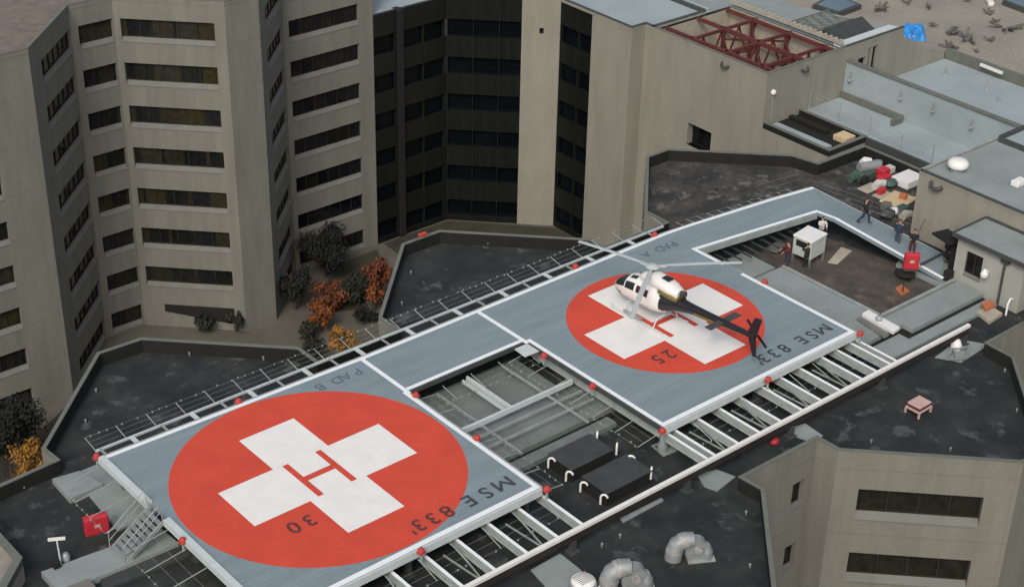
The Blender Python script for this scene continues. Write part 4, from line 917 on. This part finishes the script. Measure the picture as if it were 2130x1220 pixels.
person('person in dark clothes with arms out beside the white unit, in front of it', 1636, 553, -1.5, 160, 'reach', 'clothr', 'clothn')
person('person in black leaning at the near side of the white unit', 1676, 556, -1.86, 60, 'reach', 'clothk', 'clothk')
person('person in a pale jacket standing behind the white unit', 1706, 500, -1.86, 240, 'reach', 'clothw', 'clothk')

# ================================================================== roof equipment
wu = thing('white_roof_unit', 'white cabinet unit raised on legs with an open side, people around it', 'equipment', (38.9, 1.2, ZR))
c = [at(*q,.1) for q in ((1650,487),(1690,504),(1722,485),(1681,468))]
MB().prism([p[:2] for p in c], -.02, .10).build('top_panel', M['whitep'], wu, bevel=.02)
cc = sum(c, Vector())/4; ins = [cc+(p-cc)*.94 for p in c]
MB().prism([p[:2] for p in ins], -1.25, -.03).build('housing', mat('pale_green_grey_panel', (.46,.50,.46), .6, .08, 2), wu)
d01 = (ins[1]-ins[0]); n01 = Vector((d01.y,-d01.x,0)).normalized(); n01 = n01 if n01.dot(CAM-cc) > 0 else -n01
a = ins[0].lerp(ins[1],.15)+n01*.01; b = ins[0].lerp(ins[1],.85)+n01*.01
MB().add([(a.x,a.y,-.6),(b.x,b.y,-.6),(b.x,b.y,-.15),(a.x,a.y,-.15)], [(0,1,2,3)]).build('dark_opening', M['soot'], wu)
for p in ins: q = cc+(p-cc)*.93; MB().box(q.x-.07,q.x+.07,q.y-.07,q.y+.07,-1.87,-1.25).build('leg', M['sill'], wu)
# red cabinets
def redcab(name, label, px, py, wd, ht, dp, rz, zbase, stand=None):
    p = at(px, py, zbase); t = thing(name, label, 'cabinet', (p.x, p.y, zbase), rz=R(rz))
    MB().box(-wd/2,wd/2,-dp/2,dp/2,.12,ht).build('body', M['redpaint'], t, local=True, bevel=.04)
    MB().box(-wd/2+.05,wd/2-.05,-dp/2-.03,-dp/2,.2,ht-.1).build('door', M['redpaint'], t, local=True, bevel=.01)
    MB().box(-wd/2+.02,wd/2-.02,-dp/2+.02,dp/2-.02,0,.12).build('plinth', M['steeld'], t, local=True)
    MB().box(-.14,.14,-dp/2-.04,-dp/2-.03,ht*.5,ht*.66).build('emblem', M['pinkw'], t, local=True)
    return t
redcab('red_cabinet', 'large tilted red cabinet on the dark roof left of the stair', 203, 1110, 1.2, 1.15, .4, -12, ZR)
rc = redcab('red_cabinet', 'red cabinet on a stand over the brown roof near the ramp', 1893, 562, .95, 1.25, .35, -42, -1.05)
sd_ = MB(); p = at(1893,562,-1.05)
sd_.tube([(p.x,p.y,-1.0),(p.x,p.y,-1.86)], .09, 8); sd_.build('stand', M['soot'], rc); 
hr_ = thing('hose_reel', 'black hose reel and coiled hose below the red cabinet', 'hose reel', (p.x-.4, p.y-.6, ZR))
q = at(1885,565,-1.3); MB().lathe((q.x,q.y,-1.5), [(.5,0),(.62,.08),(.5,.2),(.2,.22)], 16).build('reel', M['soot'], hr_, smooth=True)
q2 = at(1862,560,-1.3); MB().obox((q2.x,q2.y,-1.3),(q.x,q.y,-1.25),.45,.2).build('tray', M['soot'], hr_)
q3 = at(1877,610,-1.85); MB().tube([(q3.x,q3.y,-1.84),(q3.x,q3.y,-1.0)], .05, 8).build('pole', M['steeld'], hr_)
tag(MB().prism([at(*q,-1.8)[:2] for q in ((1862,600),(1875,592),(1892,606),(1875,614))], -1.85, -1.76).build('orange_block', M['orange']), 'flat orange and tan block on the brown roof under the red cabinet', 'block')
q = at(2062,640,-1.8); tag(MB().prism([at(*q,-1.75)[:2] for q in ((2030,650),(2062,640),(2085,655),(2058,672))], -1.86, -1.6).build('tan_slab', M['ply2'], bevel=.02), 'tan slab on the dark roof right of the grey walkway', 'slab')
tag(MB().prism([at(*q,-1.5)[:2] for q in ((2040,635),(2060,628),(2070,637),(2050,646))], -1.59, -1.3).build('orange_crate', M['orange'], bevel=.02), 'small orange crate standing on the tan slab by the hut', 'crate')
b = MB(); q = at(2092,655,-1.86); b.tube([q, q+Vector((0,0,.8)), q+Vector((.2,0,1.1)), q+Vector((.4,0,1.0))], .07, 8); tag(b.build('vent_pipe', M['whitep'], smooth=True), 'white bent vent pipe standing at the foot of the hut', 'pipe')
# black vent boxes with goosenecks
for k, (x0, x1, y0, y1, l) in enumerate(((11.1,14.1,-6.75,-4.85,'black low vent box, the one nearer the grey roof'), (11.15,14.4,-9.4,-7.45,'black low vent box, the one nearer the cream gutter'))):
    t = thing('vent_box', l, 'vent box', ((x0+x1)/2, (y0+y1)/2, ZR), 'black vent boxes between the pads')
    MB().box(x0+.08,x1-.08,y0+.08,y1-.08,ZR+.01,-1.08).build('body', M['soot'], t); MB().box(x0,x1,y0,y1,-1.08,-1.0).build('lid', M['blackp'], t, bevel=.015)
names = ('back left corner of the farther black box','back right corner of the farther black box','front left corner of the farther black box','front corner of the farther black box',
         'back left corner of the nearer black box','back right corner of the nearer black box','left corner of the nearer black box','front corner of the nearer black box')
for (px, py, s), nm in zip(((1242,903,1),(1283,927,1),(1141,953,-1),(1178,981,-1),(1307,948,-1),(1355,977,1),(1208,1003,-1),(1250,1029,-1)), names):
    q = at(px, py, -1.0)-Vector((0,0,.22)); b = MB(); d = Vector((.24, .21*s, 0))
    if s < 0: d = Vector((.22,-.24,0))
    b.tube([q+Vector((0,0,-.35)), q+Vector((0,0,.14)), q+d*.2+Vector((0,0,.25)), q+d*.6+Vector((0,0,.27)), q+d+Vector((0,0,.17)), q+d*1.05+Vector((0,0,.09))], .06, 8)
    tag(b.build('gooseneck_vent', M['whitep'], smooth=True), 'white gooseneck vent at the '+nm, 'vent', 'white gooseneck vents round the black boxes')
# big fans at the bottom
fd = thing('mushroom_fan', 'large white mushroom exhaust fan at the bottom border of the roof', 'roof fan', (6.6,-13.2,ZR))
f0 = at(1213,1212,-1.2)
MB().lathe((f0.x,f0.y,ZR), [(.55,0),(.55,.35),(.62,.4)], 20).build('curb', M['ductm'], fd, smooth=True)
MB().lathe((f0.x,f0.y,ZR+.42), [(.62,0),(.68,.12),(.66,.3)], 24).build('shroud', M['ductm'], fd, smooth=True)
hd = MB().lathe((f0.x,f0.y,ZR+.75), [(.56,-.02),(.60,.03),(.60,.12),(.52,.2),(.5,.2),(.46,.24),(.05,.26)], 24).build('cap', M['whitep'], fd, smooth=True)
gr_ = MB()
for k in range(-3,4): gr_.obox((f0.x-.4,f0.y+k*.11,ZR+1.03),(f0.x+.4,f0.y+k*.11,ZR+1.03),.03,.03)
gr_.build('grille', M['ductr'], fd)
for s in (-1,1): MB().box(f0.x+s*.7-.06,f0.x+s*.7+.06,f0.y-.5,f0.y-.38,ZR+.3,ZR+.45).build('bracket', M['whitep'], fd)
def duct_fan(label, c, ang, sc_=1.0, hood=True):
    t = thing('duct_fan', label, 'duct fan', tuple(c), 'weathered curved duct fans on the near roof', rz=R(ang))
    s = sc_
    # scroll housing (snail), elbow duct and motor hood
    hs_ = MB(); rings = []
    for k in range(25):
        a = 2*math.pi*k/24; r = (.52+.012*k)*s
        rings.append((math.cos(a)*r, math.sin(a)*r))
    vs = [(.0+x, -.28*s, .75*s+z) for x, z in rings[:-1]]+[(.0+x, .28*s, .75*s+z) for x, z in rings[:-1]]
    n = 24; hs_.add(vs, [tuple(range(n)), tuple(reversed(range(n,2*n)))]+[(i,(i+1)%n,n+(i+1)%n,n+i) for i in range(n)]); hs_.build('scroll_housing', M['ductm'], t, local=True, smooth=True)
    MB().tube([(-.25*s,0,1.25*s),(-.7*s,0,1.28*s),(-1.05*s,0,1.05*s),(-1.2*s,0,.6*s),(-1.22*s,0,.15*s)], [.40*s,.43*s,.45*s,.45*s,.46*s], 14).build('elbow_duct', M['ductm'], t, local=True, smooth=True)
    MB().tube([(-.55*s,0,1.28*s),(-.92*s,0,1.16*s)], [.435*s,.455*s], 14).build('rusty_band', M['ductr'], t, local=True, smooth=True)
    MB().tube([(-1.13*s,0,.8*s),(-1.2*s,0,.55*s)], [.46*s,.465*s], 14).build('rusty_band', M['ductr'], t, local=True, smooth=True)
    MB().loft([ring2(.55*s,0,.0,.35*s,.42*s,12),ring2(.55*s,0,.5*s,.33*s,.4*s,12),ring2(.5*s,0,.85*s,.2*s,.28*s,12)]).build('motor_hood', M['ductm'], t, local=True)
    MB().box(-.5*s,.95*s,-.42*s,.42*s,.0,.1*s).build('base_frame', M['steelg'], t, local=True)
    MB().tube([(0,-.28*s,.75*s),(0,-.4*s,.75*s)], .22*s, 12).build('inlet_cone', M['ductr'], t, local=True)
duct_fan('curved duct fan right of the white mushroom fan, cut by the bottom border', at(1318,1222,ZR), -30, 1.05)
duct_fan('curved duct fan with its hood on the open roof, the farther of two', at(1447,1160,ZR), -30, .95)
for x, y, l in ((at(1400,1140,ZR).x, at(1400,1140,ZR).y, 'left'),):
    b = MB(); b.tube([(x,y,ZR),(x,y,ZR+.5)], .06, 8); tag(b.build('conduit_stub', M['ductm']), 'short grey conduit stub beside the farther duct fan', 'pipe')
# pink vent stool
pv = thing('square_roof_vent', 'pinkish square roof vent on four legs on the right roof lobe', 'roof vent', (31,-14,ZR))
c = [at(*q,-1.25) for q in ((1887,836),(1912,822),(1938,836),(1914,850))]; cc = sum(c, Vector())/4
MB().prism([p[:2] for p in c], -1.32, -1.2).build('cap', M['pinkw'], pv, bevel=.03)
MB().prism([(cc+(p-cc)*.9)[:2] for p in c], -1.5, -1.32).build('throat', M['clothr'], pv)
MB().prism([(cc+(p-cc)*1.12)[:2] for p in c], -1.58, -1.5).build('rim', M['pinkw'], pv)
for p in c: q = cc+(p-cc)*1.02; MB().box(q.x-.05,q.x+.05,q.y-.05,q.y+.05,ZR,-1.58).build('leg', M['pinkw'], pv)
# light post at west
lp = thing('floodlight_post', 'thin post with a white bar floodlight at the lower left roof', 'floodlight', (-13,2.5,ZR))
p = at(127,1172,-1.55); MB().tube([p, p+Vector((-.02,.05,1.45))], .045, 8).build('post', M['steelw'], lp)
tp = p+Vector((-.02,.05,1.45)); MB().obox(tp+Vector((-.35,.2,.1)), tp+Vector((.35,-.2,.1)), .12,.12).build('lamp_bar', M['whitep'], lp)
b = MB(); b.box(p.x-.45,p.x-.1,p.y-.25,p.y+.1,-1.55,-1.2); tag(b.build('control_box', M['soot'], bevel=.02), 'small black control box at the foot of the floodlight post', 'box')
b = MB(); b.lathe((p.x+.35,p.y+.15,-1.55), [(.2,0),(.2,.25),(.12,.4),(.05,.42)], 12); tag(b.build('pump_unit', M['ductm'], smooth=True), 'pale rounded pump beside the floodlight post', 'pump')
# white object on the grey roof and antenna bits near the gutter end
wp = thing('white_hatch', 'long white hatch with a fitting on the grey roof beside the pad corner', 'hatch', (36,-7,-1.5))
MB().prism([at(*q,-1.3)[:2] for q in ((1793,652),(1806,645),(1872,681),(1858,690))], -1.5, -1.25).build('frame', M['whitep'], wp, bevel=.02)
MB().prism([at(*q,-1.24)[:2] for q in ((1782,658),(1790,655),(1850,692),(1840,697))], -1.5, -1.33).build('lid', M['sill'], wp, bevel=.02)
q = at(1828,664,-1.2); MB().lathe((q.x,q.y,-1.25), [(.2,0),(.22,.15),(.1,.3)], 10).build('fitting', M['steelg'], wp)
ml = thing('metal_linkage', 'tangle of pale metal brackets on the roof under the gutter end', 'metal parts', (37,-13.5,ZR))
q = at(1990,732,ZR+.1)
for a, b in (((-1.4,-.3),(-.3,-.9)),((-.3,-.9),(.9,-.2)),((-1.4,-.3),(-.2,.2)),((-.2,.2),(.9,-.2)),((-.8,-.5),(.2,.4))): MB().obox((q.x+a[0],q.y+a[1],ZR+.35),(q.x+b[0],q.y+b[1],ZR+.3),.12,.12).build('bar', M['ductm'], ml)
MB().lathe((q.x+.3,q.y+.3,ZR+.1), [(.3,0),(.34,.3),(.2,.6),(.05,.65)], 12).build('motor', M['whitep'], ml, smooth=True)
# clutter by the penthouse
def bxat(px, py, z, sx, sy_, sz, rz, m, name, label, cat, group=None, bev=.03):
    p = at(px, py, z); b = MB(); ca, sa = math.cos(R(rz)), math.sin(R(rz))
    P = [(p.x+ca*u-sa*v, p.y+sa*u+ca*v) for u, v in ((-sx,-sy_),(sx,-sy_),(sx,sy_),(-sx,sy_))]
    b.prism(P, z, z+sz); return tag(b.build(name, M[m] if isinstance(m, str) else m, bevel=bev), label, cat, group)
bxat(1888,380,-1.86,1.0,.75,.55,0,'whitep','white_sheeted_crate','white sheeted crate tucked behind the beige penthouse corner','crate')
bxat(1868,417,-1.86,1.1,.9,.12,10,'ply','plywood_sheet','fresh yellow plywood sheet lying beside the penthouse wall','plywood')
bxat(1808,392,-1.86,.8,.5,.08,0,'ply2','plywood_sheet','weathered plywood sheet behind the walking person, left piece','plywood')
bxat(1838,407,-1.86,.7,.5,.08,0,'ply2','plywood_sheet','weathered plywood sheet near the walking person, right piece','plywood')
bxat(1878,412,-1.72,.2,.25,.35,20,'orange','orange_tool','small orange tool on the fresh plywood sheet','tool')
mc = thing('roof_compressor', 'green and red compressor machine in the clutter beside the ramp', 'machine', (50, 6, ZR))
p = at(1805,368,ZR)
MB().box(p.x-1.3,p.x+.2,p.y-.6,p.y+.5,ZR,ZR+.7).build('housing', M['green'], mc, bevel=.08)
MB().tube([(p.x-.9,p.y+.2,ZR+.9),(p.x+.7,p.y-.3,ZR+.9)], .35, 12).build('tank', M['ductm'], mc, smooth=True)
MB().box(p.x+.3,p.x+1.1,p.y-1.1,p.y-.3,ZR,ZR+.8).build('red_cover', M['redpaint'], mc, bevel=.06)
MB().tube([(p.x-1.2,p.y-.8,ZR+.35),(p.x-1.2,p.y-.5,ZR+.35)], .35, 12).build('wheel', M['soot'], mc)
rnd = random.Random(5)
spots = [(1775,378,'green','dark green drum left of the compressor'),(1822,348,'ductm','pale metal box behind the compressor'),(1846,360,'clothw','crumpled pale sheet right of the compressor'),(1828,392,'clothw','pale bundle in front of the compressor'),
 (1851,388,'green','long dark green box beside the white crate'),(1838,378,'redpaint','red can in the middle of the clutter'),(1843,437,'rubble','grey bundle of hoses at the ramp edge'),(1858,447,'whitep','white bucket among the clutter at the ramp edge'),
 (1874,443,'green','green box between the plywood and the ramp'),(1884,456,'ply2','tan sack against the penthouse wall'),(1845,452,'steeld','dark case at the ramp edge'),(1832,404,'redpaint','red strap tool on the weathered plywood'),(1800,345,'whitep','small white jug on the dark roof behind the compressor')]
for i, (px, py, m, l) in enumerate(spots):
    p = at(px, py, ZR+.03); b = MB(); s = rnd.uniform(.3,.55)
    random.seed(i+40)
    if i % 3 == 0: b.tube([p+Vector((-s,0,.3)), p+Vector((0,.1,.35)), p+Vector((s,-.1,.3))], [.28,.32,.26], 10)
    elif i % 3 == 1: b.ico(p+Vector((0,0,.3)), s, 2, .13, (1.2,.9,.6))
    else: b.box(p.x-s,p.x+s,p.y-s*.6,p.y+s*.6,p.z,p.z+.5)
    tag(b.build('site_clutter', M[m], bevel=.04 if i % 3 == 2 else 0), l, 'clutter', 'building clutter beside the ramp')
random.seed(11)
bxat(1615,515,-1.7,.7,.45,.06,10,'sill','pale_board','pale board lying on the roof left of the person with arms out','board')
# small roof vents (white dots)
for i, (px, py, l) in enumerate(((200,812,'far left lobe, left pair, upper'),(178,876,'far left lobe, left pair, lower'),(394,736,'far left lobe, near its far corner'),(548,745,'far left lobe, right end'),(855,567,'middle lobe, left'),(1015,508,'middle lobe, far edge'),
    (836,631,'middle lobe, lower left'),(1140,512,'middle lobe, right end'),(1490,330,'worn lobe, far edge'),(1490,395,'worn lobe, middle, dark one'),(1812,918,'right lobe, near its parapet, left'),(1977,934,'right lobe, near its parapet, middle'),
    (2115,853,'right lobe, right border'),(2090,770,'right lobe, under the beige wall'),(1552,1066,'near roof, right of the pale strip'),(1560,1176,'near roof, right of the duct fans'),(1252,1133,'near roof, above the mushroom fan'),(1290,1114,'near roof, between gutter and duct fans'),(50,1015,'lower left roof'),(1475,1145,'near roof, behind the farther duct fan'))):
    p = at(px, py, ZR+.1); b = MB(); b.lathe((p.x,p.y,ZR), [(.04,0),(.04,.12),(.07,.14),(.07,.22),(.02,.25)], 8)
    tag(b.build('pipe_vent', M['ductm'] if i != 9 else M['soot'], smooth=True), 'small roof vent: '+l, 'roof vent', 'small pipe vents scattered on the dark roofs')
rm = MB(); p = at(1612,922,ZR); rm.ico(p+Vector((0,0,.15)), .25, 2, .2, (1.2,.8,.6)); tag(rm.build('red_valve', M['redpaint']), 'small red valve on the roof under the gutter near the column pad', 'valve')
p = at(879,490,-1.0); tag(MB().box(p.x-.3,p.x+.3,p.y-.15,p.y+.15,-1.0,-.8).build('red_marker', M['redlens'], bevel=.04), 'red marker lamp on the parapet of the middle roof lobe', 'marker')
for px, py, l in ((1500,938,'under the gutter beam, left of the pad'),):
    pass
pr = MB(); q = at(1378,935,-1.84); pr.lathe((q.x,q.y,-1.84), [(.3,0),(.3,.4),(.2,.6),(.2,.9),(.1,1.0)], 10); tag(pr.build('valve_post', M['ductm'], smooth=True), 'grey valve post below the nearest corner of the helicopter pad', 'valve')
# blue tarp and clutter on the gravel roof
tp_ = thing('blue_tarpaulin', 'bright blue tarpaulin over stacked goods at the edge of the gravel roof', 'tarpaulin', (109,43.5,-14.4))
c = [at(*q,-13.6) for q in ((1868,50),(1925,46),(1928,70),(1872,74))]
tb = MB(); n_ = 9; vs = []; rr2 = random.Random(3)
for i in range(n_+1):
    for j in range(n_+1):
        a = c[0].lerp(c[1], i/n_); b = c[3].lerp(c[2], i/n_); q = a.lerp(b, j/n_); e = min(i, n_-i, j, n_-j)
        vs.append((q.x+rr2.uniform(-.15,.15), q.y+rr2.uniform(-.15,.15), -14.42 if e == 0 else -13.5+rr2.uniform(-.25,.25)-(.3 if e == 1 else 0)))
tb.add(vs, [(i*(n_+1)+j, (i+1)*(n_+1)+j, (i+1)*(n_+1)+j+1, i*(n_+1)+j+1) for i in range(n_) for j in range(n_)]).build('sheet', M['tarp'], tp_)
MB().prism([(sum(c, Vector())/4+(p-sum(c, Vector())/4)*.8)[:2] for p in c], -14.43, -13.9).build('stacked_goods', M['ply2'], tp_)
for i, (px, py, s, m, l) in enumerate(((1830,22,1.5,'rubble','dark heap left of the blue tarpaulin, shaped like an arch'),(1930,17,1.0,'rubble','dark heap above the blue tarpaulin'),(1944,56,.8,'rubble','dark lump right beside the blue tarpaulin'),(2017,86,1.8,'steeld','largest dark heap on the gravel roof, in the middle'),
    (2092,62,2.0,'steeld','dark arched heap near the right border of the gravel roof'),(2057,30,1.0,'rubble','flat dark pile under the white pipe'),(2072,46,.6,'rubble','small dark lump below the flat pile'),(2030,110,.6,'rubble','small lump right of the largest heap, nearer the parapet'),
    (1970,72,1.6,'steeld','dark flat scraps right of the tarpaulin'),(1975,100,1.1,'rubble','brown scraps close to the parapet'),(2012,4,.7,'rubble','small lump at the top border'),(2060,87,.9,'rubble','thin scrap between the two big heaps'),(1885,8,.9,'rubble','dark scrap at the top border above the tarpaulin'))):
    p = at(px, py, -14.42); random.seed(100+i); b = MB()
    for k in range(7):
        a = random.uniform(0,6.28); q = p+Vector((math.cos(a), math.sin(a), 0))*s*random.uniform(0,.45); e = q+Vector((random.uniform(-1,1), random.uniform(-1,1), random.uniform(.1,.5)))*s*.8
        b.obox(q+Vector((0,0,.2)), e+Vector((0,0,.2)), s*random.uniform(.08,.25), s*random.uniform(.06,.16))
    tag(b.build('scrap_heap', M['rubble' if s > 1.55 else 'scrap']), l, 'scrap', 'scrap heaps on the gravel roof')
b = MB(); p = at(2060,8,-14.3); b.tube([at(2052,-6,-14.2), at(2062,8,-14.2)], .35, 10); tag(b.build('white_pipe_section', M['whitep']), 'white pipe section lying on the gravel roof at the top border', 'pipe')
b = MB(); b.obox(at(2040,132,-14.2), at(2085,150,-14.2), .3, .25); tag(b.build('white_sheet_strip', M['whitep']), 'white strip lying along the gravel roof parapet', 'strip')
def skylight(label, pts):
    c = [at(*q,-14.0) for q in pts]; cc = sum(c, Vector())/4; t = thing('flat_skylight', label, 'skylight', (cc.x,cc.y,-14.45))
    MB().prism([p[:2] for p in c], -14.44, -13.9).build('kerb', M['steeld'], t); MB().prism([(cc+(p-cc)*.8)[:2] for p in c], -13.9, -13.85).build('glazing', M['skyglass'], t)
skylight('flat dark framed skylight with bluish glass at the top border', ((1690,12),(1735,-12),(1792,12),(1744,30)))
skylight('flat dark framed skylight with bluish glass at the top right corner', ((2085,3),(2120,-16),(2175,8),(2135,22)))
